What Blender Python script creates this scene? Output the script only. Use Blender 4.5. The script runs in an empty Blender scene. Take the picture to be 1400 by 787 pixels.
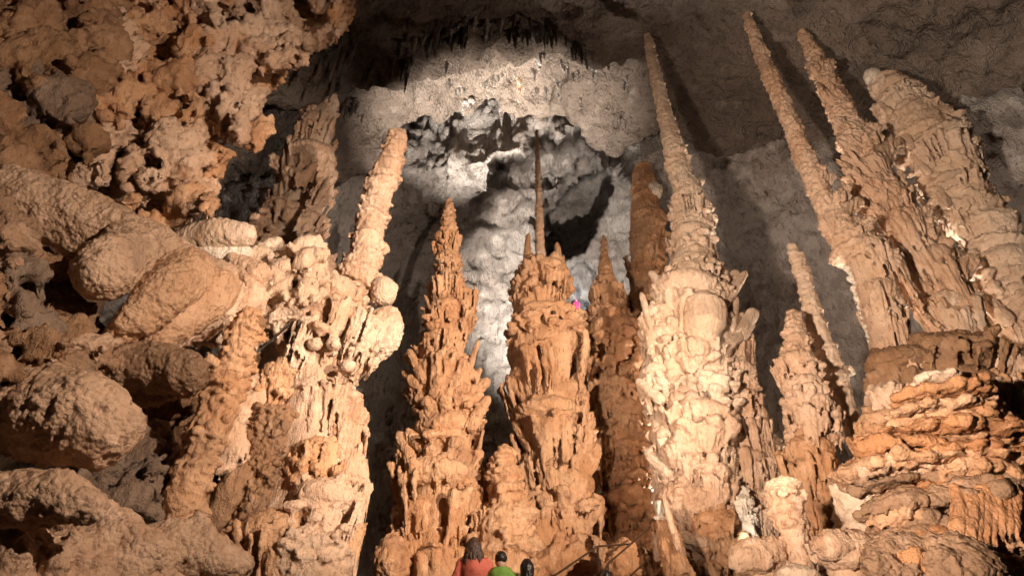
import bpy, bmesh, math, random
import numpy as np
from mathutils import Vector, Matrix, Euler
R_ = math.radians
sc = bpy.context.scene
col = sc.collection

# ------------------------------------------------------------------ camera
F = 850.0; PITCH = R_(34.0)
cam_d = bpy.data.cameras.new('camera'); cam = bpy.data.objects.new('camera', cam_d); col.objects.link(cam)
cam.location = (0, 0, 0); cam.rotation_euler = (R_(90) + PITCH, 0, 0)
cam_d.sensor_width = 36.0; cam_d.lens = F / 1400.0 * 36.0
cam_d.clip_start = 0.05; cam_d.clip_end = 400
sc.camera = cam
# ------------------------------------------------------------------ world (a cave: no sky, only a trace of scattered light)
w = bpy.data.worlds.new('World'); sc.world = w; w.use_nodes = True
bg = w.node_tree.nodes['Background']; bg.inputs[0].default_value = (0.75, 0.6, 0.48, 1); bg.inputs[1].default_value = 0.012
sc.view_settings.view_transform = 'Standard'; sc.view_settings.look = 'None'
sc.view_settings.exposure = -0.12; sc.view_settings.gamma = 1.0
sc.cycles.use_denoising = True; sc.cycles.use_adaptive_sampling = True; sc.cycles.adaptive_threshold = 0.03
sc.cycles.max_bounces = 4; sc.cycles.diffuse_bounces = 2; sc.cycles.glossy_bounces = 1
sc.cycles.sample_clamp_indirect = 6

CP, SP = math.cos(PITCH), math.sin(PITCH)
def P(px, py, D):
    """the point that stands D metres in front of the camera (along the floor) in the direction of a place in the photo"""
    u = (px - 700) / F; v = (393.5 - py) / F
    t = D / (CP - v * SP)
    return np.array([t * u, D, t * (SP + v * CP)])
def S(px, py, D):
    v = (393.5 - py) / F
    return D / (CP - v * SP) / F          # metres per photo pixel there
def ground_z(x, y):
    return -1.75 + 0.135 * np.maximum(y, 0) + 0 * x

# ------------------------------------------------------------------ lamps (floodlights of the show cave, plus an added fill)
WARM = (1.0, 0.82, 0.67); WHITE = (1.0, 0.92, 0.83); COOL = (0.70, 0.85, 1.0)
LAMPS = [
 # name, location, target, watts, colour, cone degrees, blend, radius
 ('path',    (6.4, 1.4, 3.4),   (-1.6, 13.0, 6.8),  11800, WARM, 58, 0.7, 0.06),
 ('left',    (5.4, 0.4, 6.2),  (-7.4, 9.6, 7.0),  7600, WARM, 76, 0.7, 0.06),
 ('right',   (-2.4, 1.2, 1.6),  (11.2, 12.5, 9.8), 15500, WARM, 76, 1.0, 0.22),
 ('back',    (1.3, 17.4, 4.0),  (3.0, 33.0, 23.0), 95000, WHITE, 40, 0.9, 0.12),
 ('rim',     (6.0, 18.4, 2.6),  (-2.5, 11.0, 9.0),  5200, WHITE, 84, 0.6, 0.10),
 ('rimright',(13.2, 19.0, 5.0), (9.5, 12.0, 10.0), 9000, WHITE, 66, 0.6, 0.10),
 ('vault',   (-2.6, 18.4, 3.0), (-2.4, 18.6, 23.0), 75000, WHITE, 32, 1.0, 0.12),
 ('dome',    (10.0, 17.0, 2.0), (11.0, 14.0, 20.0), 2600, WARM, 130, 0.8, 0.3),  # unseen fill lamp, added to lift the dim right ceiling
 ('nave',    (0.9, 18.9, 3.0),  (1.6, 18.8, 23.0), 52000, WHITE, 32, 1.0, 0.12),
 ('grotto',  (5.0, 35.5, 22.5), (5.2, 47.0, 27.0), 6000, COOL, 70, 0.7, 0.2),
 ('crevice', tuple(P(1032, 748, 11.9)), tuple(P(1008, 676, 12.9)), 25, WHITE, 100, 0.6, 0.05),
]

# ------------------------------------------------------------------ node helpers
class NT:
    def __init__(s, t): s.t = t; s.n = t.nodes; s.l = t.links
    def new(s, ty, **k):
        n = s.n.new(ty)
        for a, b in k.items(): setattr(n, a, b)
        return n
    def set(s, sock, v):
        if hasattr(v, 'is_linked'): s.l.new(v, sock)
        else: sock.default_value = v
    def math(s, op, a, b=0.0, c=None, clamp=False):
        n = s.new('ShaderNodeMath', operation=op, use_clamp=clamp)
        s.set(n.inputs[0], a); s.set(n.inputs[1], b)
        if c is not None: s.set(n.inputs[2], c)
        return n.outputs[0]
    def vm(s, op, a, b):
        n = s.new('ShaderNodeVectorMath', operation=op)
        s.set(n.inputs[0], a)
        if op == 'SCALE': s.set(n.inputs['Scale'], b)
        else: s.set(n.inputs[1], b)
        return n.outputs[0]
    def noise(s, vec, scale, detail=3.0, rough=0.55, dist=0.0):
        n = s.new('ShaderNodeTexNoise')
        s.set(n.inputs['Vector'], vec); s.set(n.inputs['Scale'], scale); n.inputs['Detail'].default_value = detail
        n.inputs['Roughness'].default_value = rough; n.inputs['Distortion'].default_value = dist
        return n.outputs[0]
    def voro(s, vec, scale, feature='SMOOTH_F1'):
        n = s.new('ShaderNodeTexVoronoi', feature=feature)
        s.set(n.inputs['Vector'], vec); s.set(n.inputs['Scale'], scale)
        if feature == 'SMOOTH_F1': n.inputs['Smoothness'].default_value = 0.25
        return n.outputs['Distance']

# ------------------------------------------------------------------ relief: geometry-node displacement along the normal
def make_relief():
    g = bpy.data.node_groups.new('relief', 'GeometryNodeTree')
    itf = g.interface
    itf.new_socket('Geometry', in_out='INPUT', socket_type='NodeSocketGeometry')
    itf.new_socket('Geometry', in_out='OUTPUT', socket_type='NodeSocketGeometry')
    ids = {}
    for nm in ('big', 'bigs', 'flute', 'flutes', 'plate', 'plates', 'pop', 'pops', 'fine', 'fines', 'bil', 'bils'):
        ids[nm] = itf.new_socket(nm, in_out='INPUT', socket_type='NodeSocketFloat').identifier
    ids['off'] = itf.new_socket('off', in_out='INPUT', socket_type='NodeSocketVector').identifier
    q = NT(g)
    gi = q.new('NodeGroupInput'); go = q.new('NodeGroupOutput')
    I = gi.outputs
    pos = q.vm('ADD', q.new('GeometryNodeInputPosition').outputs[0], I['off'])
    warp = q.new('ShaderNodeTexNoise'); q.set(warp.inputs['Vector'], pos); warp.inputs['Scale'].default_value = 1.3; warp.inputs['Detail'].default_value = 2
    wv = q.vm('SCALE', q.vm('SUBTRACT', warp.outputs['Color'], (0.5, 0.5, 0.5)), 0.35)
    wp = q.vm('ADD', pos, wv)
    big = q.math('MULTIPLY', q.math('SUBTRACT', q.noise(wp, I['bigs'], 3.0), 0.5), q.math('MULTIPLY', I['big'], 2.6))
    fp = q.vm('MULTIPLY', wp, (1, 1, 0.13))
    fl = q.math('ABSOLUTE', q.math('SUBTRACT', q.noise(fp, I['flutes'], 3.0, 0.6), 0.5))
    fl = q.math('MULTIPLY', q.math('SUBTRACT', q.math('MULTIPLY', fl, 5.0), 0.55), I['flute'])
    pp = q.vm('MULTIPLY', wp, (0.22, 0.22, 1.0))
    pl = q.math('ABSOLUTE', q.math('SUBTRACT', q.noise(pp, I['plates'], 2.0, 0.5), 0.5))
    pl = q.math('MULTIPLY', q.math('SUBTRACT', 0.45, q.math('MULTIPLY', pl, 5.0)), q.math('MULTIPLY', I['plate'], -1.0))
    po = q.math('SUBTRACT', 0.45, q.voro(wp, I['pops']))
    mod = q.math('MULTIPLY', q.noise(pos, q.math('MULTIPLY', I['pops'], 0.2), 1.0), 2.0)
    po = q.math('MULTIPLY', q.math('MULTIPLY', po, mod), q.math('MULTIPLY', I['pop'], 2.0))
    fi = q.math('MULTIPLY', q.math('SUBTRACT', q.noise(wp, I['fines'], 4.0, 0.62), 0.5), q.math('MULTIPLY', I['fine'], 2.6))
    bl = q.math('ABSOLUTE', q.math('SUBTRACT', q.noise(wp, I['bils'], 2.5, 0.5), 0.5))
    bl = q.math('MULTIPLY', q.math('SUBTRACT', q.math('MULTIPLY', bl, 5.0), 0.6), I['bil'])
    fi = q.math('ADD', fi, bl)
    h = q.math('ADD', q.math('ADD', big, fl), q.math('ADD', q.math('ADD', pl, po), fi))
    nrm = q.new('GeometryNodeInputNormal').outputs[0]
    sp = q.new('GeometryNodeSetPosition')
    q.l.new(I['Geometry'], sp.inputs['Geometry'])
    q.l.new(q.vm('SCALE', nrm, h), sp.inputs['Offset'])
    q.l.new(sp.outputs[0], go.inputs[0])
    return g, ids
RELIEF, RID = make_relief()
PRE = {   # amplitude in metres, scale per metre
 'tier':  dict(big=.05, bigs=1.6, flute=.040, flutes=8, pop=.022, pops=11, fine=.030, fines=9, bil=.02, bils=3.5),
 'fluted':dict(big=.05, bigs=1.4, flute=.060, flutes=7, pop=.015, pops=9, fine=.025, fines=9, bil=.01, bils=3.5),
 'plates':dict(big=.06, bigs=1.8, flute=.010, flutes=7, plate=.020, plates=6, pop=.035, pops=9, fine=.045, fines=8, bil=.035, bils=4.5),
 'pop':   dict(big=.08, bigs=1.3, plate=.010, plates=4, pop=.045, pops=8.5, fine=.022, fines=10, bil=.04, bils=3.2),
 'caul':  dict(big=.12, bigs=1.5, pop=.022, pops=15, fine=.030, fines=7, bil=.055, bils=2.2),
 'spong': dict(big=.12, bigs=2.2, flute=.03, flutes=5, pop=.03, pops=9, fine=.08, fines=6, bil=.10, bils=3.2),
 'smooth':dict(big=.12, bigs=1.3, flute=.012, flutes=5, pop=.012, pops=18, fine=.022, fines=7, bil=.02, bils=2.0),
 'needle':dict(big=.02, bigs=3.0, flute=.006, flutes=9, plate=.010, plates=7, pop=.015, pops=11, fine=.02, fines=9),
 'wall':  dict(big=.6, bigs=.30, flute=.34, flutes=1.1, pop=.06, pops=2.2, fine=.30, fines=1.4, bil=.10, bils=.5),
 'ceil':  dict(big=.5, bigs=.28, pop=.06, pops=2.2, fine=.60, fines=1.1, bil=.30, bils=.5),
 'ground':dict(big=.3, bigs=.5, pop=.1, pops=1.5, fine=.08, fines=3),
 # for the unit-sized pieces that repeat
 'u_d':   dict(big=.08, bigs=1.7, flute=.040, flutes=9, pop=.012, pops=9, fine=.045, fines=8),
 'u_f':   dict(big=.07, bigs=1.5, flute=.060, flutes=8, pop=.008, pops=8, fine=.035, fines=8),
 'u_p':   dict(big=.12, bigs=1.6, plate=.02, plates=3, pop=.075, pops=5.5, fine=.045, fines=7, bil=.05, bils=2.5),
 'u_c':   dict(big=.12, bigs=1.4, pop=.060, pops=8, fine=.03, fines=8),
 'u_s':   dict(big=.12, bigs=1.2, flute=.02, flutes=5, pop=.02, pops=9, fine=.03, fines=6),
}

# ------------------------------------------------------------------ materials
MATS = {}
def rock(name, c1, c2, stain, stain_amt=0.5, rough=0.62, bump=0.6, fs=14.0, spec=0.3, big=0.7, patch=0.45, iso=False, mud=0.5):
    m = bpy.data.materials.new(name); m.use_nodes = True; q = NT(m.node_tree)
    b = q.n['Principled BSDF']
    pos = q.new('ShaderNodeNewGeometry').outputs['Position']
    def mix(f, a, c):
        n = q.new('ShaderNodeMix', data_type='RGBA'); q.set(n.inputs[0], f); q.set(n.inputs[6], a); q.set(n.inputs[7], c)
        return n.outputs[2]
    def ramp(v, lo, hi):
        n = q.new('ShaderNodeMapRange', interpolation_type='SMOOTHSTEP'); q.set(n.inputs[0], v)
        n.inputs[1].default_value = lo; n.inputs[2].default_value = hi
        return n.outputs[0]
    a = ramp(q.noise(pos, big, 5.0, 0.6, 0.4), 0.36, 0.64)
    c = mix(a, (*c1, 1), (*c2, 1))
    st = ramp(q.noise(q.vm('MULTIPLY', pos, (1, 1, 0.16)), 3.2, 5.0, 0.62), 0.50, 0.72)
    st2 = ramp(q.noise(pos, 1.1, 4.0, 0.6), 0.42, 0.62)
    c = mix(q.math('MULTIPLY', q.math('MULTIPLY', st, st2), stain_amt), c, (*stain, 1))
    sp = ramp(q.noise(q.vm('MULTIPLY', pos, (1, 1, 0.3)), fs * 1.0, 4.0, 0.72), 0.54, 0.68)
    c = mix(q.math('MULTIPLY', sp, stain_amt * 0.75), c, (*stain, 1))
    md = ramp(q.noise(pos, 0.85, 4.0, 0.6), 0.54, 0.66)
    c = mix(q.math('MULTIPLY', md, mud), c, tuple(.62 * x + .03 for x in c2) + (1,))
    lt = ramp(q.noise(pos, fs * 0.22, 3.0, 0.6), 0.54, 0.68)
    c = mix(q.math('MULTIPLY', lt, patch), c, tuple(min(1, x * 1.18 + .05) for x in c1) + (1,))
    q.l.new(c, b.inputs['Base Color'])
    b.inputs['Specular IOR Level'].default_value = spec
    q.l.new(q.math('ADD', q.math('MULTIPLY', q.noise(pos, 2.5, 3), 0.35), rough - 0.17), b.inputs['Roughness'])
    h = q.math('ADD', q.noise(q.vm('MULTIPLY', pos, (1, 1, 0.22)), fs * 1.1, 3.0, 0.65), q.math('MULTIPLY', q.noise(pos, fs * 1.9, 3.0, 0.75), 0.9))
    if iso: h = q.math('SUBTRACT', q.math('MULTIPLY', q.noise(pos, fs * 2.6, 3.0, 0.7), 0.5), q.math('MULTIPLY', q.voro(pos, fs * 1.25, 'F1'), 0.55))
    bp = q.new('ShaderNodeBump'); bp.inputs['Strength'].default_value = bump; bp.inputs['Distance'].default_value = 1.5 / fs
    q.l.new(h, bp.inputs['Height']); q.l.new(bp.outputs[0], b.inputs['Normal'])
    MATS[name] = m
    return m
rock('calcite_orange', (.66, .385, .215), (.53, .265, .125), (.20, .07, .026), .9)
rock('calcite_tan',    (.72, .49, .335), (.60, .365, .225), (.25, .105, .045), .85)
rock('calcite_pale',   (.73, .54, .39), (.63, .425, .28), (.34, .17, .085), .7)
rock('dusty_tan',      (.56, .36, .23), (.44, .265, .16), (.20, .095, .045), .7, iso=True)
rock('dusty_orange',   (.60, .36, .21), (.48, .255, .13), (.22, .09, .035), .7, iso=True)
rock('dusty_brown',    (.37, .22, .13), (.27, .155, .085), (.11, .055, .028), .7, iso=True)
rock('calcite_white_or_lit',  (.82, .72, .60), (.77, .62, .47), (.45, .28, .16), .4)  # white stone; also whitens posts and rims to look lamp lit
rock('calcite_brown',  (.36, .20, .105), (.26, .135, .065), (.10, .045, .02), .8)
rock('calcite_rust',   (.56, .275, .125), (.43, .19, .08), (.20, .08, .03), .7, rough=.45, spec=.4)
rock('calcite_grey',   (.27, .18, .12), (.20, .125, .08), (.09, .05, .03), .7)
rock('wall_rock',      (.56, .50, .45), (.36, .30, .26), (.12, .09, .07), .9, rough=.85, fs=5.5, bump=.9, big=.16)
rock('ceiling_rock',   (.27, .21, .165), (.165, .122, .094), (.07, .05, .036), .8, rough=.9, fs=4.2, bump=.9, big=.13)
rock('ground_rock',    (.30, .22, .16), (.22, .15, .10), (.10, .06, .04), .6, rough=.8, fs=6)
def plain(name, c, rough=0.7, metal=0.0, bump=0.0, fs=40, var=0.25):
    m = bpy.data.materials.new(name); m.use_nodes = True; q = NT(m.node_tree); b = q.n['Principled BSDF']
    pos = q.new('ShaderNodeNewGeometry').outputs['Position']
    n = q.new('ShaderNodeMix', data_type='RGBA'); q.set(n.inputs[0], q.noise(pos, fs, 3))
    q.set(n.inputs[6], tuple(x * (1 - var) for x in c) + (1,)); q.set(n.inputs[7], tuple(min(1, x * (1 + var)) for x in c) + (1,))
    q.l.new(n.outputs[2], b.inputs['Base Color']); b.inputs['Roughness'].default_value = rough; b.inputs['Metallic'].default_value = metal
    if bump:
        bp = q.new('ShaderNodeBump'); bp.inputs['Strength'].default_value = bump; bp.inputs['Distance'].default_value = .01
        q.l.new(q.noise(pos, fs, 4), bp.inputs['Height']); q.l.new(bp.outputs[0], b.inputs['Normal'])
    MATS[name] = m
plain('jacket_coral', (.66, .15, .095), bump=.5, fs=30); plain('jacket_green', (.24, .43, .07), bump=.5, fs=30)
plain('hair_brown', (.06, .027, .014), .45, fs=90, var=.6); MATS['hair_brown'].node_tree.nodes['Principled BSDF'].inputs['Roughness'].default_value = .6; plain('hair_black', (.022, .014, .012), .4, fs=90, var=.5)
plain('skin', (.62, .36, .25), .5, var=.06); plain('denim', (.05, .07, .13)); plain('dark_cloth', (.02, .02, .025)); plain('red_overall', (.60, .03, .10))
plain('rail_metal', (.11, .062, .035), .45, .6); plain('cable_black', (.015, .012, .01), .6); plain('lamp_housing', (.03, .03, .03), .5, .4)
m = bpy.data.materials.new('lamp_glass'); m.use_nodes = True; b = m.node_tree.nodes['Principled BSDF']
b.inputs['Emission Color'].default_value = (1, .9, .75, 1); b.inputs['Emission Strength'].default_value = 6; MATS['lamp_glass'] = m

# ------------------------------------------------------------------ object helpers
def thing(name, label, cat, base, group=None):
    o = bpy.data.objects.new(name, None); col.objects.link(o); o.empty_display_size = 0.2
    o.location = [float(x) for x in base]; o['label'] = label; o['category'] = cat
    if group: o['group'] = group
    return o
class Soup:
    """closed rough shapes collected in world space"""
    def __init__(s): s.v = []; s.f = []; s.n = 0
    def add(s, v, f):
        s.v.append(np.asarray(v, float)); s.f += [[i + s.n for i in q] for q in f]; s.n += len(v)
    def ball(s, c, r, rot=None, nu=12, nv=8):
        r = np.array([r] * 3 if np.isscalar(r) else r, float)
        vs = [(0, 0, 1)]
        for j in range(1, nv):
            a = math.pi * j / nv
            for i in range(nu):
                p = 2 * math.pi * i / nu; vs.append((math.sin(a) * math.cos(p), math.sin(a) * math.sin(p), math.cos(a)))
        vs.append((0, 0, -1)); vs = np.array(vs) * r
        if rot is not None: vs = vs @ np.array(rot).T
        fs = [[0, 1 + i, 1 + (i + 1) % nu] for i in range(nu)]
        for j in range(nv - 2):
            o = 1 + j * nu
            fs += [[o + i, o + nu + i, o + nu + (i + 1) % nu, o + (i + 1) % nu] for i in range(nu)]
        e = len(vs) - 1; o = 1 + (nv - 2) * nu
        fs += [[e, o + (i + 1) % nu, o + i] for i in range(nu)]
        s.add(vs + np.asarray(c, float), fs)
    def tube(s, pts, rad, seg=10, wob=0.0, rng=random):
        pts = np.asarray(pts, float); n = len(pts); vs = []
        for k in range(n):
            d = pts[min(k + 1, n - 1)] - pts[max(k - 1, 0)]; d /= (np.linalg.norm(d) + 1e-9)
            a = np.cross(d, (0.0, 1.0, 0.0)) if abs(d[1]) < .9 else np.cross(d, (1.0, 0, 0)); a /= np.linalg.norm(a); b = np.cross(d, a)
            for i in range(seg):
                p = 2 * math.pi * i / seg; r = rad[k] * (1 + wob * rng.uniform(-1, 1))
                vs.append(pts[k] + r * (math.cos(p) * a + math.sin(p) * b))
        vs.append(pts[0]); vs.append(pts[-1]); c0 = len(vs) - 2; c1 = c0 + 1
        fs = []
        for k in range(n - 1):
            o = k * seg
            fs += [[o + i, o + (i + 1) % seg, o + seg + (i + 1) % seg, o + seg + i] for i in range(seg)]
        fs += [[c0, (i + 1) % seg, i] for i in range(seg)]
        o = (n - 1) * seg; fs += [[c1, o + i, o + (i + 1) % seg] for i in range(seg)]
        s.add(np.array(vs), fs)
    def finger(s, p0, r0, p1, r1, seg=8):
        p0 = np.asarray(p0, float); p1 = np.asarray(p1, float); d = p1 - p0; L = np.linalg.norm(d) + 1e-6; d = d / L
        ts = [-r0 * .7 / L, -r0 * .3 / L, .25, .6, 1 - r1 * .3 / L, 1 + r1 * .8 / L]
        rs = [r0 * .5, r0 * .9, r0 * .8 + r1 * .2, r0 * .4 + r1 * .6, r1 * .95, r1 * .4]
        s.tube([p0 + d * t * L for t in ts], rs, seg)
PENDING = []
def build(soup, name, mat, parent, vox, pre='tier', smooth=4, base=None, amp=1.0, scl=1.0, label=None, kind=None):
    base = np.array(parent.location if parent is not None else (base if base is not None else (0, 0, 0)), float)
    me = bpy.data.meshes.new(name); v = np.concatenate(soup.v) - base
    me.from_pydata(v.tolist(), [], soup.f)
    o = bpy.data.objects.new(name, me); col.objects.link(o)
    if parent is not None: o.parent = parent
    else: o.location = base
    me.materials.append(MATS[mat])
    if vox:
        rm = o.modifiers.new('v', 'REMESH'); rm.mode = 'VOXEL'; rm.voxel_size = vox; rm.use_smooth_shade = True
    if smooth:
        sm = o.modifiers.new('s', 'SMOOTH'); sm.factor = .5; sm.iterations = smooth
    if pre: relief(o, pre, base, amp, scl)
    if label: o['label'] = label
    if kind: o['kind'] = kind
    PENDING.append(o)
    return o
def relief(o, pre, base, amp=1.0, scl=1.0):
    gm = o.modifiers.new('r', 'NODES'); gm.node_group = RELIEF
    for k, val in PRE[pre].items(): gm[RID[k]] = float(val * (scl if k.endswith('s') and k != 'plates_' and k in ('bigs', 'flutes', 'plates', 'pops', 'fines', 'bils') else amp))
    gm[RID['off']] = tuple(float(x) for x in base)
def rotz(a): c, s = math.cos(a), math.sin(a); return np.array([[c, -s, 0], [s, c, 0], [0, 0, 1.0]])
def basis(d):
    d = np.asarray(d, float); d = d / np.linalg.norm(d)
    a = np.cross(d, (0, 1, 0.01)); a /= np.linalg.norm(a); return a, np.cross(d, a), d

# ------------------------------------------------------------------ unit pieces that repeat (their meshes are shared)
PROTO = {}; INST = []
def proto_build(key, so, vox, pre, smooth=1):
    off = np.array((len(PROTO) * 7.3 + 100, 50.0, 0)); so.v = [v + off for v in so.v]
    PROTO[key] = build(so, 'unit', 'calcite_tan', None, vox, pre, smooth, base=off)
TL = (1.0, 1.6, 2.3)
def make_tier(kind, L, seed):
    rng = random.Random(seed); so = Soup(); dome = rng.uniform(.35, .5)
    so.ball((0, 0, -dome * .5), (.86, .86, dome), nu=20, nv=10)
    if kind == 'p':
        so.tube([(0, 0, -dome * .4), (0, 0, -L * .6), (0, 0, -L)], [.84, .80, .62], 18)
        for i in range(70):
            a = rng.uniform(0, 6.283); z = -rng.uniform(0, L); rr = .84 - .2 * (-z / L) ** 2; so.ball((math.cos(a) * rr, math.sin(a) * rr, z), rng.uniform(.08, .2), nu=8, nv=6)
        return so
    so.tube([(0, 0, -dome * .4), (0, 0, -L * .55), (0, 0, -L)], [.60, .44, .30], 16)
    n = 54 if kind == 'd' else 42; m_ = rng.randint(6, 9); ph = rng.uniform(0, 6)
    lob = [(rng.uniform(.68, 1.16), rng.uniform(.45, 1.2), rng.uniform(-.5, .15)) for _ in range(m_)]
    for i in range(n):
        a = ph + 6.283 * i / n + rng.uniform(-.05, .05); lr, ll, lz = lob[int(i * m_ / n)]
        rr = lr * rng.uniform(.93, 1.04); zt = -dome * rng.uniform(.3, .9) + lz; ln = L * ll * rng.uniform(.6, 1.1) * (.85 if kind == 'd' else 1)
        o = np.array([math.cos(a), math.sin(a), 0]); w = rng.uniform(.04, .085) if kind == 'd' else rng.uniform(.045, .10)
        so.finger(o * (rr - w) + (0, 0, zt), w * 1.15, o * (rr - w) * rng.uniform(.56, .84) + (0, 0, zt - ln), w * rng.uniform(.25, .6), 7)
        if rng.random() < .3: so.ball(o * (rr - w) + (0, 0, zt + .04), (w * 1.9, w * 1.9, w * 1.1), nu=8, nv=6)
    if kind == 'd':
        for i in range(30):
            a = rng.uniform(0, 6.283); o = np.array([math.cos(a), math.sin(a), 0]); f = rng.uniform(.25, .75); rr = .98 - .45 * f + rng.uniform(0, .12); w = rng.uniform(.07, .15)
            zz_ = -dome * .5 - f * L; so.ball(o * rr + (0, 0, zz_), (w * 1.5, w * 1.5, w), nu=8, nv=6)
            for q in range(3):
                a2 = a + rng.uniform(-.18, .18); o2 = np.array([math.cos(a2), math.sin(a2), 0])
                so.finger(o2 * (rr + .03) + (0, 0, zz_), .055, o2 * (rr - .04) + (0, 0, zz_ - L * rng.uniform(.1, .28)), .02, 6)
    for i in range(8):
        a = rng.uniform(0, 6.283); o = np.array([math.cos(a), math.sin(a), 0]) * rng.uniform(.1, .7)
        so.ball(o + (0, 0, dome * rng.uniform(-.1, .35)), rng.uniform(.12, .26), nu=8, nv=6)
    return so
for kd, nn in (('d', 2), ('f', 2), ('p', 1)):
    for li, L in enumerate(TL):
        for q in range(nn): proto_build((kd, li, q), make_tier(kd, L, 900 + li * 10 + q + ord(kd) * 7), .044, 'u_' + kd, 0)
NV = {'d': 2, 'f': 2, 'p': 1}
for q in range(4):      # clubs, pointing up +Z, unit half width, three long
    so = Soup(); rng = random.Random(40 + q); fat = (.75, 1.0, 1.15, .6)[q]
    so.tube([(0, 0, 0), (rng.uniform(-.2, .2), rng.uniform(-.2, .2), 1.5), (0, 0, 3)], [.85, .8 * (1 + fat) / 2, .8 * fat], 14); so.ball((0, 0, 0), .85); so.ball((0, 0, 3), .8 * fat)
    for i in range(22):
        t = rng.uniform(0, 1); rr = 1 + (fat - 1) * t; a = rng.uniform(0, 6.28); o = np.array([math.cos(a), math.sin(a), 0]) * rr * .75
        so.finger(o + (0, 0, 3 * t), rng.uniform(.12, .24) * rr, o * .85 + (0, 0, 3 * t - rng.uniform(.6, 1.4)), .08, 7)
    proto_build(('club', q), so, .05, 'u_f')
for q in range(4):      # fronds in the X-Z plane, unit length along +Z
    so = Soup(); rng = random.Random(60 + q); n = 17; sp = (.55, .7, .85, .3)[q]
    for i in range(n):
        f = (i / (n - 1) - .5) * 2; an = f * sp; ln = rng.uniform(.75, 1.08) * (1 - .2 * f * f); w = rng.uniform(.05, .10)
        p0 = np.array([f * .14, rng.uniform(-.06, .06), 0]); off = rng.uniform(-.16, .16)
        so.finger(p0, .12, (math.sin(an) * ln, off, math.cos(an) * ln), w)
        if rng.random() < .6: t = rng.uniform(.5, .9); so.finger((math.sin(an) * ln * t, off - .05, math.cos(an) * ln * t), w, (math.sin(an) * ln * t * 1.1, off - .12, math.cos(an) * ln * t - .18), w * .4, 6)
    so.ball((0, 0, 0), (.26, .2, .22))
    proto_build(('frond', q), so, .026, 'u_f', 1); 
for q in range(3):      # unit lumps
    for kd in ('u_c', 'u_s', 'u_p'):
        so = Soup(); rng = random.Random(80 + q); so.ball((0, 0, 0), 1.0, nu=20, nv=12)
        for i in range(5): d = np.array([rng.gauss(0, 1) for _ in range(3)]); d /= np.linalg.norm(d); so.ball(d * .6, rng.uniform(.4, .6), nu=14, nv=9)
        proto_build(('lump', kd, q), so, .06, kd, 2)
def place(key, name, mat, parent, loc, rot, scale, label=None):
    INST.append((key, name, mat, parent, np.asarray(loc, float), rot, scale, label))
def make_instances():
    for key, name, mat, parent, loc, rot, scale, label in INST:
        o = bpy.data.objects.new(name, PROTO[key].data); col.objects.link(o)
        base = np.array(parent.location); o.parent = parent; o.location = (loc - base).tolist()
        o.rotation_euler = rot.to_euler() if hasattr(rot, 'to_euler') else rot
        o.scale = [float(x) for x in scale]
        o.material_slots[0].link = 'OBJECT'; o.material_slots[0].material = MATS[mat]
        if label: o['label'] = label
    for o in PROTO.values(): bpy.data.objects.remove(o)

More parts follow.
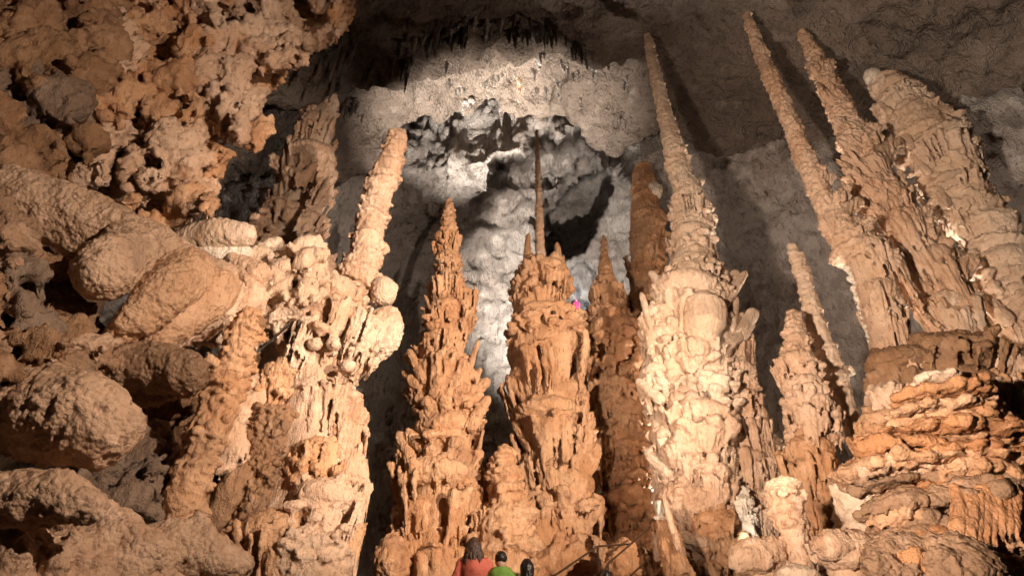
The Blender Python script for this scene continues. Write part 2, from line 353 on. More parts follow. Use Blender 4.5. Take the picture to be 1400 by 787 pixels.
class Column:
    """a stalagmite: axis given as (px, py, half width px) on the plane y = D"""
    def __init__(s, name, label, D, axis, mat, cat='stalagmite', group='stalagmites in the hall', seed=1, lean=0.0):
        s.D = D; s.mat = mat; s.rng = random.Random(seed)
        s.axis = axis; s.py = np.array([a[1] for a in axis], float)
        y0 = axis[-1][1]
        DD = [D + lean * (y0 - a[1]) / 100.0 for a in axis]
        s.p = np.array([P(a[0], a[1], d) for a, d in zip(axis, DD)]); s.r = np.array([a[2] * S(a[0], a[1], d) for a, d in zip(axis, DD)])
        bot = s.p[-1].copy(); gz = float(ground_z(bot[0], bot[1])) - .3
        if cat == 'stalagmite' and bot[2] > gz:      # carry the foot down to the ground
            k = s.r[-1] * 1.25
            s.p = np.vstack([s.p, [bot[0], bot[1], gz]]); s.r = np.append(s.r, k); s.py = np.append(s.py, 2000.0)
        s.base = s.p[-1].copy()
        s.root = thing(name, label, cat, s.base, group)
        s.vox = 1.5 * D * 1.12 / 622.0
        s.lean = lean; s.y0 = y0
    def at(s, py):
        return np.array([np.interp(py, s.py, s.p[:, i]) for i in range(3)]), float(np.interp(py, s.py, s.r))
    def depth(s, py): return s.D + s.lean * (s.y0 - py) / 100.0
    def tube_between(s, y0, y1, k=1.0, step=None, jitter=0.0):
        n = max(4, int(abs(y1 - y0) / (step or 12)))
        pts, rad = [], []
        for yy in np.linspace(y0, y1, n):
            p, r = s.at(yy); pts.append(p + np.array([s.rng.uniform(-1, 1), s.rng.uniform(-1, 1), 0]) * r * jitter); rad.append(r * k)
        return pts, rad
    def core(s, y0, y1, k=.6, pre='plates', mat=None):
        so = Soup(); p, r = s.tube_between(y0, y1, k); so.tube(p, r, 16)
        q, _ = s.at(y1)
        if s.py[-1] == 2000 and y1 >= s.y0:
            a, ra = s.at(s.y0); b_, rb = s.at(2000); so.tube([a + (0, 0, .2), (a + b_) / 2, b_], [ra * k, (ra + rb) / 2 * k, rb * k], 16)
        return build(so, 'core', mat or s.mat, s.root, s.vox * 3.4, pre)
    def shaft(s, y0, y1, pre='plates', name='shaft', mat=None, k=1.0, discs=True, knob=0.5, vox=1.0, amp=1.0, scl=1.0):
        """a column of stacked uneven plates with knobs"""
        so = Soup(); rng = s.rng
        p, r = s.tube_between(y0, y1, .86 * k, jitter=.05); so.tube(p, r, 14, .06, rng); so.ball(p[0], r[0] * .98)
        if discs:
            yy = y0
            md = 1.0
            while yy < y1:
                md = min(1.12, max(.78, md + rng.uniform(-.13, .13)))
                c, rr = s.at(yy); rr *= k * md; dpx = max(3.5, rr / S(700, yy, s.D) * rng.uniform(.32, .6))
                d = np.array([rng.uniform(-.12, .12), rng.uniform(-.12, .12), 0]) * rr
                e = Euler((rng.uniform(-.2, .2), rng.uniform(-.2, .2), 0)).to_matrix()
                so.ball(c + d, (rr * rng.uniform(.86, 1.04), rr * rng.uniform(.86, 1.04), rr * rng.uniform(.15, .6)), e, 16, 6)
                for _ in range(rng.choice((0, 1, 2, 3)) if rng.random() < knob else 0):
                    a = rng.uniform(0, 6.28); so.ball(c + np.array([math.cos(a), math.sin(a), rng.uniform(-.2, .3)]) * rr * .95, rr * rng.uniform(.10, .30), nu=8, nv=6)
                yy += dpx
        return build(so, name, mat or s.mat, s.root, s.vox * vox, pre, amp=amp, scl=scl, smooth=3)
    def tier(s, px, py, hw, drop, kind='d', mat=None, name='tier', dd=0.0):
        """a domed cap with a fringe of hanging flowstone fingers"""
        rng = s.rng; D = s.depth(py) + dd; px += rng.uniform(-.13, .13) * hw; hw *= rng.uniform(.84, 1.2); drop *= rng.uniform(.8, 1.3)
        k = S(px, py, D); R = hw * k * 1.06; L = drop * k * 1.25
        asp = L / R; li = min(range(3), key=lambda q: abs(TL[q] - asp))
        a, _ = s.at(py - 10); b_, _ = s.at(py + 30); t = a - b_; t /= np.linalg.norm(t); t = t * np.array([.7, .4, 1])
        q = Vector((0, 0, 1)).rotation_difference(Vector(t)).to_matrix() @ Euler((rng.uniform(-.08, .08), rng.uniform(-.08, .08), rng.uniform(0, 6.28))).to_matrix()
        mir = rng.choice((-1, 1))
        place((kind, li, rng.randrange(NV[kind])), name, mat or s.mat, s.root, P(px, py, D), q, (R * mir * rng.uniform(.93, 1.07), R * rng.uniform(.93, 1.07), L / TL[li]))
    def branch(s, a, b, h0, h1, mat=None, pre='fluted', name='branch', dd=-.3):
        """a club that grows out and up from the column"""
        D = s.depth(a[1]) + dd; p0 = P(a[0], a[1], D); p1 = P(b[0], b[1], D + .2); r0 = h0 * S(a[0], a[1], D); f = h1 / h0
        v = Vector(p1 - p0); q = Vector((0, 0, 1)).rotation_difference(v).to_matrix() @ Euler((0, 0, s.rng.uniform(0, 6))).to_matrix()
        place(('club', min(range(4), key=lambda z: abs((.75, 1.0, 1.15, .6)[z] - f))), name, mat or s.mat, s.root, p0, q, (r0, r0, v.length / 3))
    def fan(s, a, b, spread, w0, mat=None, dd=-.15, n=13, name='frond', thick=1.0):
        """a scalloped frond of plates that flares from a towards b"""
        D = s.depth(a[1]) + dd; p0 = P(a[0], a[1], D); p1 = P(b[0], b[1], D - .15); v = Vector(p1 - p0); L = v.length * 1.1
        z = v.normalized(); y = Vector((s.rng.uniform(-.4, .4), 1, s.rng.uniform(-.4, .2))); x = y.cross(z).normalized(); y = z.cross(x)
        m_ = Matrix((x, y, z)).transposed(); v_ = min(range(4), key=lambda q: abs((.55, .7, .85, .3)[q] - spread))
        place(('frond', v_), name, mat or s.mat, s.root, p0, m_, (L * s.rng.choice((-1, 1)) * s.rng.uniform(.85, 1.1), L * s.rng.uniform(.9, 1.2), L))
    def lump(s, px, py, rx, ry, mat=None, pre='pop', name='knob', dd=-.2, rot=0.0, amp=1.0):
        D = s.depth(py) + dd; k = S(px, py, D); r = Euler((s.rng.uniform(-.4, .4), rot, s.rng.uniform(-3, 3)))
        place(('lump', {'pop': 'u_p', 'caul': 'u_c'}.get(pre, 'u_s'), s.rng.randrange(3)), name, mat or s.mat, s.root, P(px, py, D), r, (rx * k, max(rx, ry) * k * .9, ry * k))
    def auto(s, y0, y1, kind='d', mats=None, ov=1.15, k=1.05, gap=.62, drop=.9):
        """tiers down the axis"""
        yy = y0; i = 0
        while yy < y1:
            c, r = s.at(yy); hw = r / S(700, yy, s.depth(yy)); ax = np.interp(yy, [a[1] for a in s.axis], [a[0] for a in s.axis])
            s.tier(ax + s.rng.uniform(-.14, .14) * hw, yy, hw * k * s.rng.uniform(.86, 1.08), hw * drop * s.rng.uniform(.8, 1.25), kind, s.rng.choice(mats) if mats else None)
            yy += hw * gap * s.rng.uniform(.75, 1.2); i += 1

# ================================================================== THE SETTING
def grid_obj(name, V, nu, nv, mat, pre, kind='structure', amp=1.0):
    me = bpy.data.meshes.new(name)
    idx = np.arange(nu * nv).reshape(nv, nu)
    f = np.stack([idx[:-1, :-1], idx[:-1, 1:], idx[1:, 1:], idx[1:, :-1]], -1).reshape(-1, 4)
    me.vertices.add(len(V)); me.vertices.foreach_set('co', np.ascontiguousarray(V, np.float32).ravel())
    me.loops.add(len(f) * 4); me.loops.foreach_set('vertex_index', f.ravel().astype(np.int32))
    me.polygons.add(len(f)); me.polygons.foreach_set('loop_start', np.arange(0, len(f) * 4, 4, dtype=np.int32))
    me.update(); me.polygons.foreach_set('use_smooth', np.ones(len(f), bool))
    o = bpy.data.objects.new(name, me); col.objects.link(o); me.materials.append(MATS[mat]); o['kind'] = kind
    relief(o, pre, (0, 0, 0), amp); PENDING.append(o)
    return o
def sstep(x, a, b):
    t = np.clip((x - a) / (b - a), 0, 1); return t * t * (3 - 2 * t)
def pix(X):
    """where world points fall in the photo"""
    x, y, z = X[:, 0], X[:, 1], X[:, 2]; d = y * CP + z * SP
    return 700 + F * x / d, 393.5 - F * (-y * SP + z * CP) / d
def bump2(px, py, cx, cy, rx, ry, rot=0.0, soft=.35):
    c, s = math.cos(rot), math.sin(rot); dx, dy = px - cx, py - cy
    d = np.sqrt(((c * dx + s * dy) / rx) ** 2 + ((-s * dx + c * dy) / ry) ** 2)
    return 1 - sstep(d, 1 - soft, 1 + soft)

# far wall of the hall: a curved shell, hollowed for the arch and for a sharp dark shape inside it
def poly_in(px, py, poly, soft):
    """1 inside a polygon, falling to 0 over soft"""
    poly = np.array(poly, float); ins = np.zeros(len(px), bool); d = np.full(len(px), 1e9); j_ = len(poly) - 1
    for i_ in range(len(poly)):
        a, b_ = poly[j_], poly[i_]; e = b_ - a; t = np.clip(((px - a[0]) * e[0] + (py - a[1]) * e[1]) / (e @ e), 0, 1)
        d = np.minimum(d, np.hypot(px - a[0] - t * e[0], py - a[1] - t * e[1]))
        ins ^= ((a[1] > py) != (b_[1] > py)) & (px < e[0] * (py - a[1]) / (e[1] + 1e-9) + a[0]); j_ = i_
    return sstep(np.where(ins, d, -d), -soft, soft)
nu, nv = 400, 320
az = np.linspace(-.9, .9, nu); el = np.linspace(-0.10, 1.06, nv)
AZ, EL = np.meshgrid(az, el); AZ = AZ.ravel(); EL = EL.ravel()
dirs = np.stack([np.sin(AZ), np.cos(AZ), np.tan(EL)], 1)
px, py = pix(dirs)
jx = 7 * np.sin(py * .09 + np.sin(px * .05)) + 4 * np.sin(py * .23 + 1.3); jy = 6 * np.sin(px * .11 + 2) + 4 * np.sin(px * .27)
qx, qy = px + jx, py + jy
arch = poly_in(qx, qy, [(600, 700), (625, 480), (655, 320), (690, 240), (738, 196), (790, 196), (850, 232), (892, 300), (905, 700)], 26)
Dw = 33 - (1 - arch) * 11.6 * sstep(-py, -480, -200)                         # outside the arch the wall leans in to meet the vault
Dw = Dw - 5.0 * sstep(-px, -600, -440) * sstep(py, 180, 420) - 5.0 * sstep(px, 920, 1080) * sstep(py, 280, 480)   # the side walls come closer
Dw = Dw + 10.0 * poly_in(qx, qy, [(742, 640), (736, 420), (738, 330), (744, 262), (775, 236), (815, 215), (850, 235), (890, 300), (900, 640)], 7)     # the arch, a higher chamber behind
Dw = Dw + 18.0 * poly_in(px + jx * .3, py + jy * .3, [(746, 352), (752, 292), (778, 258), (828, 232), (838, 242), (818, 300), (798, 342), (770, 356)], 3)                 # a dark shadow shape, sunk deep so little lamp light reaches it
Dw = Dw + 3.0 * poly_in(px, py, [(776, 372), (790, 362), (812, 372), (822, 400), (812, 440), (780, 440)], 5)                                         # the grotto
Dw = Dw - 1.5 * poly_in(qx, qy, [(655, 640), (640, 480), (650, 360), (670, 270), (700, 215), (735, 190), (742, 230), (736, 320), (735, 460), (738, 640)], 60)   # the pale jamb left of it
Dw = Dw + 1.2 * np.sin(px * .021 + 3 * np.sin(py * .006)) * sstep(-px, -640, -600)
wall = grid_obj('cave_wall', dirs * Dw[:, None], nu, nv, 'wall_rock', 'wall')
# vault: a sheet that falls to the right and steps down near its far lip
nx, ny = 390, 300
xs = np.linspace(-24, 32, nx); ys = np.linspace(2, 24, ny); X, Y = np.meshgrid(xs, ys); X = X.ravel(); Y = Y.ravel()
def vault_z(X, Y2):
    Z = 23.0 - .34 * np.maximum(X - 1, 0) * (1 - .3 * sstep(X, 12, 30)) + .12 * np.minimum(X, 0) + 0.10 * (Y2 - 18)
    Z = Z - 1.8 * (1 - sstep(Y2 + .25 * np.abs(X + 1), 15.6, 16.6)) * (1 - sstep(X, 3, 6))    # nearer, lower shelf with hanging stalactites
    Z = Z - .20 * np.maximum(-.5 - X, 0) ** 1.35 + .5 * np.sin(X * 1.1 + 1.5 * np.sin(Y2 * .8)) * sstep(Y2, 16, 18)
    return Z + 1.0 * np.exp(-((X + 1) ** 2 / 14 + (Y2 - 18) ** 2 / 6))
LIP = 21.0 + 0.6 * np.sin(X * .5) + .35 * np.sin(X * 1.7)
Y2 = 2 + (Y - 2) / 22 * (LIP - 2)
Z = vault_z(X, Y2) + 4.0 * sstep(Y, 22.4, 24)                                                     # the lip turns up behind
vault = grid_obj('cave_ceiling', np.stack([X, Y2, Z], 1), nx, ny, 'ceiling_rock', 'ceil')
# ground
nx, ny = 100, 100
xs = np.linspace(-40, 40, nx); ys = np.linspace(-6, 60, ny); X, Y = np.meshgrid(xs, ys); X = X.ravel(); Y = Y.ravel()
Zg = ground_z(X, Y) + .35 * sstep(np.abs(X + .2), 2.2, 4)
grid_obj('cave_floor', np.stack([X, Y, Zg], 1), nx, ny, 'ground_rock', 'ground', amp=.35)

# ================================================================== STALAGMITES
G = 'stalagmites in the hall'
def small_bits(c, n, y0, y1, pre='pop'):
    for i in range(n):
        yy = c.rng.uniform(y0, y1); q, r = c.at(yy); hw = r / S(700, yy, c.D); ax = np.interp(yy, [a[1] for a in c.axis], [a[0] for a in c.axis])
        sd = c.rng.choice((-1, 1)); h = hw * c.rng.uniform(.12, .25)
        c.branch((ax + sd * hw * .75, yy), (ax + sd * hw * c.rng.uniform(.95, 1.2), yy - hw * c.rng.uniform(.3, .8)), h, h * .7, dd=c.rng.uniform(-.5, .1))

# --- the tall finger on a swollen body, left
c = Column('stalagmite', 'tall stalagmite with a smooth thick finger leaning right above a swollen draped body', 10.5,
  [(546, 184, 13), (536, 215, 19), (521, 250, 22), (508, 300, 23), (498, 350, 24), (487, 385, 29), (466, 430, 60), (440, 500, 62), (430, 560, 76), (418, 640, 82), (405, 720, 88), (392, 787, 95)], 'calcite_tan', group=G, seed=3)
c.shaft(186, 392, 'plates', 'finger', 'calcite_tan', knob=.8, amp=.7)
c.core(380, 787, .6)
for t in [(470, 395, 50, 40, 'd', 'calcite_pale'), (462, 425, 64, 60, 'd', 'calcite_tan'), (425, 442, 30, 60, 'd', 'calcite_pale', 'tier', -.5), (498, 440, 36, 60, 'd', 'calcite_pale', 'tier', -.2), (460, 475, 56, 60, 'f', 'calcite_tan'),
          (398, 505, 42, 60, 'd', 'calcite_orange', 'tier', -.2), (455, 540, 55, 80, 'f', 'calcite_tan'), (385, 565, 42, 70, 'p', 'calcite_brown', 'tier', -.3), (478, 560, 38, 90, 'f', 'calcite_tan'), (430, 610, 55, 80, 'd', 'calcite_orange', 'tier', -.3),
          (478, 630, 30, 110, 'f', 'calcite_tan'), (370, 640, 48, 90, 'p', 'calcite_brown', 'tier', -.2), (440, 668, 50, 70, 'd', 'calcite_tan', 'tier', -.5), (470, 715, 34, 90, 'f', 'calcite_orange'), (385, 715, 62, 80, 'd', 'calcite_orange', 'tier', -.4), (425, 740, 60, 80, 'p', 'calcite_tan', 'tier', -.6)]:
    c.tier(t[0], t[1], t[2] * .86, *t[3:])
c.lump(525, 398, 17, 22, 'calcite_pale', 'caul', 'bulb', 0); c.lump(518, 455, 20, 40, 'calcite_pale', 'pop', 'bulb', 0)
for x, y in ((420, 395), (440, 402), (410, 420), (455, 470), (475, 500), (430, 470)): c.lump(x, y, 11, 9, 'calcite_pale', 'smooth', dd=-.75)
# --- slim tiered spire
c = Column('stalagmite', 'slim orange tiered spire with a thin nipple tip standing left of the needle stalagmite', 13,
  [(614, 272, 5), (613, 300, 13), (611, 340, 18), (612, 400, 22), (616, 440, 34), (610, 500, 44), (610, 560, 50), (606, 620, 50), (600, 680, 62), (600, 740, 72), (600, 787, 85)], 'calcite_orange', group=G, seed=5)
c.shaft(274, 330, 'plates', 'tip', knob=.6); c.core(320, 787, .6)
for t in [(612, 322, 17, 28), (611, 350, 20, 30), (612, 384, 24, 32), (632, 402, 20, 40), (614, 420, 32, 40), (608, 462, 40, 45), (612, 500, 46, 40), (606, 535, 50, 50), (640, 545, 24, 40), (612, 575, 48, 55), (563, 596, 24, 40), (604, 640, 55, 70, 'f'), (640, 655, 34, 70, 'f'), (575, 690, 46, 80, 'f'), (622, 700, 54, 80, 'f'), (655, 700, 26, 50), (560, 740, 42, 90, 'f'), (605, 745, 60, 80, 'f'), (648, 750, 40, 60)]:
    c.tier(*t)
for a, b, h0, h1 in [((625, 640), (638, 600), 13, 11), ((640, 660), (655, 622), 12, 10), ((565, 640), (548, 598), 14, 12), ((645, 700), (668, 660), 16, 14)]: c.branch(a, b, h0, h1)
small_bits(c, 10, 350, 700)
# --- the needle stalagmite
c = Column('stalagmite', 'stout orange stalagmite crowned by a very long thin needle, in the middle of the hall', 14,
  [(734, 178, 2.2), (735, 220, 3.6), (737, 280, 5), (738, 330, 6.5), (740, 358, 9), (740, 372, 36), (738, 400, 40), (745, 440, 50), (748, 480, 48), (750, 540, 52), (755, 600, 56), (758, 660, 48), (755, 720, 60), (750, 787, 78)], 'calcite_orange', group=G, seed=8)
c.shaft(179, 362, 'needle', 'needle', 'calcite_tan', discs=True, knob=1.0, vox=.7, amp=1.3, k=1.1); c.core(362, 787, .6)
for t in [(740, 368, 36, 40), (712, 385, 14, 30), (736, 402, 42, 50), (742, 432, 48, 40), (748, 462, 54, 75, 'f'), (735, 505, 46, 70, 'f'), (770, 530, 34, 70, 'f'), (742, 560, 48, 70, 'f'), (775, 588, 34, 70, 'f'), (748, 620, 46, 70, 'f'), (765, 655, 42, 60), (742, 680, 46, 70, 'f'), (775, 712, 42, 60), (735, 725, 56, 70, 'f'), (765, 760, 62, 60), (710, 760, 46, 50), (795, 738, 34, 60, 'f'), (800, 772, 46, 60, 'f'), (752, 790, 60, 50, 'f')]:
    c.tier(*t)
for a, b, h0, h1 in [((721, 372), (722, 326), 8, 4), ((766, 385), (762, 338), 9, 5), ((771, 372), (770, 352), 5, 3), ((708, 395), (706, 372), 6, 4)]: c.branch(a, b, h0, h1, pre='pop', name='spike')
for a, b, h0, h1 in [((760, 590), (792, 548), 13, 13), ((772, 625), (803, 582), 14, 14), ((775, 690), (808, 625), 15, 17), ((770, 560), (788, 520), 12, 11), ((730, 560), (700, 522), 10, 9), ((725, 610), (706, 580), 11, 9), ((785, 740), (815, 690), 14, 13)]: c.branch(a, b, h0, h1)
# --- short bumpy one
c = Column('stalagmite', 'short bumpy orange stalagmite wedged between the slim spire and the needle stalagmite', 12.5,
  [(690, 616, 14), (688, 640, 23), (694, 680, 30), (690, 720, 42), (690, 787, 60)], 'calcite_orange', group=G, seed=9)
c.shaft(618, 787, 'pop', 'shaft', knob=.9); c.tier(708, 668, 18, 36); c.tier(676, 700, 28, 50, 'f'); c.tier(705, 735, 34, 50, 'f'); c.tier(670, 748, 30, 45)
# --- tiered one right of the needle
c = Column('stalagmite', 'brown orange tiered stalagmite with a slender tip just right of the needle stalagmite', 16,
  [(825, 322, 4), (826, 350, 8), (828, 380, 12), (830, 400, 24), (835, 430, 32), (840, 460, 38), (838, 500, 34), (845, 540, 36), (845, 580, 32), (850, 620, 28), (855, 670, 34), (860, 720, 38), (865, 787, 45)], 'calcite_orange', group=G, seed=12)
c.shaft(324, 392, 'plates', 'tip', knob=.5); c.core(385, 787, .6)
for t in [(829, 398, 24, 34), (834, 428, 30, 34), (838, 452, 40, 50), (862, 462, 22, 40), (838, 490, 36, 46, 'd', 'calcite_orange'), (843, 525, 36, 44), (848, 556, 34, 50, 'd', 'calcite_orange'), (838, 590, 28, 50), (856, 610, 30, 50, 'd', 'calcite_orange'), (850, 645, 28, 50), (862, 675, 34, 50), (842, 700, 30, 50), (872, 730, 36, 50), (850, 755, 40, 60)]:
    c.tier(t[0], t[1], t[2] * 1.14, *t[3:])
small_bits(c, 8, 450, 720)
# --- dark column behind
c = Column('stalagmite', 'round topped brownish column standing behind, left of the tallest pale stalagmite', 20,
  [(880, 230, 14), (881, 245, 20), (884, 300, 25), (885, 360, 27), (886, 420, 26), (888, 520, 26), (892, 650, 28), (895, 787, 30)], 'calcite_orange', group=G, seed=14)
c.shaft(232, 470, 'plates', 'shaft', knob=.7, amp=.9); c.core(440, 787, .9); c.lump(893, 262, 14, 14, 'calcite_white_or_lit', 'pop', 'glint', -.25); c.tier(884, 295, 28, 40); c.tier(886, 350, 29, 50); c.tier(886, 400, 30, 50)  # the white lump paints the column's lamp-lit upper right edge
# --- the tallest pale one
c = Column('stalagmite', 'tallest pale stalagmite, tapering to a thin spire that nearly reaches the ceiling', 13,
  [(885, 48, 6), (893, 90, 9), (905, 140, 12), (918, 190, 15), (932, 240, 19), (944, 270, 24), (948, 310, 29), (950, 345, 31), (948, 380, 48), (942, 420, 62), (938, 470, 60), (945, 520, 62), (950, 580, 60), (955, 640, 58), (960, 700, 56), (960, 787, 64)], 'calcite_pale', group=G, seed=17)
c.shaft(50, 268, 'plates', 'spire', knob=.9, amp=.8); c.shaft(255, 372, 'tier', 'neck', knob=.9); c.core(365, 787, .5)
for t in [(948, 282, 28, 30), (950, 318, 33, 34), (948, 362, 38, 40), (938, 388, 52, 60, 'f'), (905, 425, 30, 50), (975, 395, 28, 40), (915, 455, 40, 50), (985, 440, 22, 60), (940, 478, 58, 46), (905, 505, 32, 46), (965, 512, 44, 46), (925, 540, 44, 46, 'd', 'calcite_tan'), (970, 556, 42, 46), (915, 585, 38, 50, 'd', 'calcite_tan'), (955, 592, 38, 46), (982, 615, 28, 46), (930, 632, 40, 60), (965, 650, 36, 50), (918, 668, 26, 70), (945, 690, 36, 70, 'f', 'calcite_tan'), (980, 690, 30, 60), (925, 730, 28, 80, 'f', 'calcite_tan'), (962, 738, 40, 80), (990, 755, 30, 60), (948, 560, 50, 50, 'd', 'calcite_tan', 'tier', -.2), (935, 610, 46, 50, 'd', 'calcite_tan', 'tier', -.3), (960, 640, 44, 50, 'd', 'calcite_tan', 'tier', -.35), (938, 672, 46, 60, 'f', 'calcite_tan', 'tier', -.35), (968, 705, 44, 60, 'd', 'calcite_orange', 'tier', -.35), (940, 735, 46, 70, 'f', 'calcite_tan', 'tier', -.4), (965, 772, 48, 60, 'd', 'calcite_orange', 'tier', -.4)]:
    c.tier(t[0], t[1], t[2] * .92, *t[3:])
so = Soup(); k = S(960, 440, 12.4); so.tube([P(962, 410, 12.7), P(962, 424, 12.55), P(961, 445, 12.5), P(959, 470, 12.6), P(957, 485, 12.7)], [20 * k, 33 * k, 30 * k, 19 * k, 5 * k], 20)
for q in range(16):
    xx = 934 + q * 3.6; so.finger(P(xx, 418 + c.rng.uniform(-5, 5), 12.2 + .012 * (xx - 961) ** 2 / 20), 4.5 * k, P(960 + (xx - 960) * .45, 462 + c.rng.uniform(-14, 12), 12.45), 3 * k)
build(so, 'shield', 'calcite_pale', c.root, c.vox, 'tier', 4, amp=.6)
small_bits(c, 14, 380, 720)
for a, b, h0, h1 in [((985, 395), (992, 372), 6, 5), ((985, 412), (996, 402), 6, 5)]: c.branch(a, b, h0, h1, 'calcite_white_or_lit')
# --- its companion
c = Column('stalagmite', 'lower pale companion with split top leaning on the tallest stalagmite from the right', 13.2,
  [(1012, 428, 16), (1010, 480, 26), (1012, 540, 30), (1025, 600, 27), (1030, 660, 26), (1034, 720, 30), (1040, 787, 34)], 'calcite_tan', group=G, seed=19)
c.core(430, 787, .65)
for t in [(1010, 455, 25, 50, 'f'), (1008, 500, 28, 50), (1015, 540, 30, 50), (1022, 580, 26, 60), (1036, 560, 14, 60, 'f'), (1018, 620, 28, 60), (1032, 650, 24, 70), (1026, 700, 28, 60), (1042, 735, 26, 50)]: c.tier(*t)
for a, b, h0, h1 in [((1000, 445), (1003, 412), 9, 8), ((1015, 455), (1028, 430), 12, 11), ((1000, 470), (990, 440), 8, 7)]: c.branch(a, b, h0, h1, 'calcite_pale')
# --- thin leaning pale pole
c = Column('stalagmite', 'thin pale pole of stacked plates leaning left in front of the dark hollow', 12.8,
  [(1083, 337, 10), (1095, 370, 12.5), (1107, 410, 14), (1120, 450, 15.5), (1137, 500, 17), (1155, 550, 17.5), (1172, 600, 17), (1188, 655, 18), (1215, 760, 20)], 'calcite_pale', group=G, seed=21)
c.shaft(338, 660, 'plates', 'shaft', knob=.4, amp=.7, k=.92); c.core(640, 760, .9)
c.lump(1160, 507, 8, 7, 'calcite_white_or_lit', dd=.3); c.lump(1120, 488, 7, 9, 'calcite_white_or_lit', dd=.3)
# --- tiered drum
c = Column('stalagmite', 'orange tiered stalagmite with a flat fluted drum halfway, beside the thin leaning pole', 12,
  [(1085, 430, 13), (1088, 460, 19), (1090, 490, 25), (1098, 530, 32), (1105, 560, 36), (1108, 590, 28), (1110, 610, 38), (1112, 650, 38), (1118, 690, 28), (1130, 730, 24), (1138, 787, 26)], 'calcite_tan', group=G, seed=23)
c.shaft(432, 500, 'plates', 'tip'); c.core(480, 787, .6, mat='calcite_orange')
for t in [(1090, 488, 26, 36), (1096, 522, 34, 30), (1103, 548, 36, 44), (1122, 575, 20, 30), (1110, 606, 42, 80, 'f', 'calcite_orange'), (1118, 662, 34, 50, 'd', 'calcite_orange'), (1126, 700, 28, 50, 'd', 'calcite_orange'), (1136, 738, 28, 50)]: c.tier(*t)
# --- three leaning giants, right
c = Column('stalagmite', 'long thin stalagmite leaning left, leftmost of the three leaning giants', 12,
  [(1020, 20, 7), (1035, 60, 10), (1055, 110, 13), (1080, 165, 14), (1100, 215, 17), (1120, 260, 18), (1140, 300, 20), (1160, 330, 26), (1180, 350, 34), (1190, 390, 33), (1200, 430, 29), (1215, 490, 28), (1240, 560, 34), (1265, 660, 44)], 'calcite_tan', group=G, seed=25)
c.shaft(21, 345, 'plates', 'spire', knob=.8); c.core(330, 660, .7)
for t in [(1140, 300, 22, 30), (1182, 338, 38, 80, 'f'), (1196, 390, 34, 90, 'f'), (1208, 440, 30, 70, 'f')]: c.tier(t[0], t[1], t[2] * .84, *t[3:])
for a, b in [((1125, 258), (1128, 232)), ((1152, 298), (1160, 262)), ((1165, 322), (1186, 300))]: c.fan(a, b, .5, 7)
for y in (372, 386, 400, 413, 426, 440, 452, 465): c.fan((1188 + (y - 372) * .2, y + 14), (1162 + (y - 372) * .3, y - 4), .25, 4, 'calcite_white_or_lit', dd=.2, n=6, name='plate')  # left edge caught by the rear lamp, painted as white plates
c = Column('stalagmite', 'thick frond covered stalagmite leaning left, middle of the three leaning giants', 12.5,
  [(1097, 45, 9), (1120, 90, 14), (1145, 140, 19), (1158, 170, 21), (1178, 215, 25), (1198, 250, 26), (1222, 300, 24), (1242, 330, 23), (1266, 360, 30), (1284, 410, 36), (1310, 460, 48), (1330, 510, 55), (1345, 600, 60)], 'calcite_tan', group=G, seed=27)
c.shaft(46, 200, 'plates', 'spire', 'calcite_tan', knob=1.0, amp=1.2); c.core(180, 600, .62)
for t in [(1188, 222, 32, 60, 'd'), (1208, 262, 34, 60, 'f'), (1230, 300, 30, 60, 'f'), (1268, 350, 38, 90, 'f'), (1290, 410, 44, 90, 'f', 'calcite_pale'), (1322, 470, 54, 70, 'd', 'calcite_brown')]: c.tier(t[0], t[1], t[2] * .84, *t[3:])
for a, b, sp, w in [((1130, 110), (1120, 82), .5, 6), ((1150, 148), (1134, 122), .6, 7), ((1170, 180), (1146, 160), .7, 8), ((1195, 215), (1158, 182), .75, 11), ((1205, 225), (1200, 180), .6, 10), ((1200, 255), (1160, 215), .8, 11), ((1225, 290), (1180, 250), .7, 10), ((1250, 340), (1255, 290), .6, 9), ((1265, 395), (1240, 345), .8, 13), ((1290, 400), (1300, 340), .6, 13), ((1300, 460), (1268, 410), .7, 14)]: c.fan(a, b, sp, w)
small_bits(c, 10, 90, 420)
for y in (290, 305, 320, 335): c.fan((1232 + (y - 290) * .3, y + 8), (1248 + (y - 290) * .4, y - 12), .3, 3.5, 'calcite_white_or_lit', dd=.3, n=5, name='plate')  # bright right rim put into the plates' white colour
c = Column('stalagmite', 'broad pale stalagmite with a round knob on top, rightmost of the three leaning giants', 13,
  [(1210, 112, 20), (1222, 130, 29), (1256, 170, 38), (1290, 220, 42), (1316, 270, 37), (1352, 320, 37), (1382, 370, 45), (1412, 420, 56), (1435, 470, 70), (1475, 560, 80)], 'calcite_pale', group=G, seed=29)
c.shaft(114, 470, 'plates', 'shaft', knob=1.0, amp=1.3, vox=1.5); c.core(440, 560, .95)
c.lump(1193, 105, 12, 12, 'calcite_white_or_lit', 'smooth', 'knob', -.1, amp=.4); c.lump(1232, 122, 12, 18, 'calcite_white_or_lit', 'caul', 'knob', .3, .4)
for t in [(1228, 130, 34, 50, 'd'), (1270, 165, 36, 50), (1282, 205, 46, 50), (1302, 250, 46, 60), (1330, 300, 42, 60), (1366, 355, 46, 70), (1398, 400, 52, 70), (1400, 450, 56, 60)]: c.tier(t[0], t[1], t[2] * .84, *t[3:])
for a, b, sp, w in [((1290, 185), (1305, 160), .6, 9), ((1295, 215), (1310, 190), .5, 9), ((1245, 160), (1270, 150), .5, 8)]: c.fan(a, b, sp, w)
small_bits(c, 14, 140, 440)
c.lump(1308, 360, 14, 24, 'calcite_white_or_lit', 'pop', 'glint', .3); c.lump(1285, 350, 10, 18, 'calcite_white_or_lit', 'pop', 'glint', .5)  # white lumps stand in for rim light on the right side

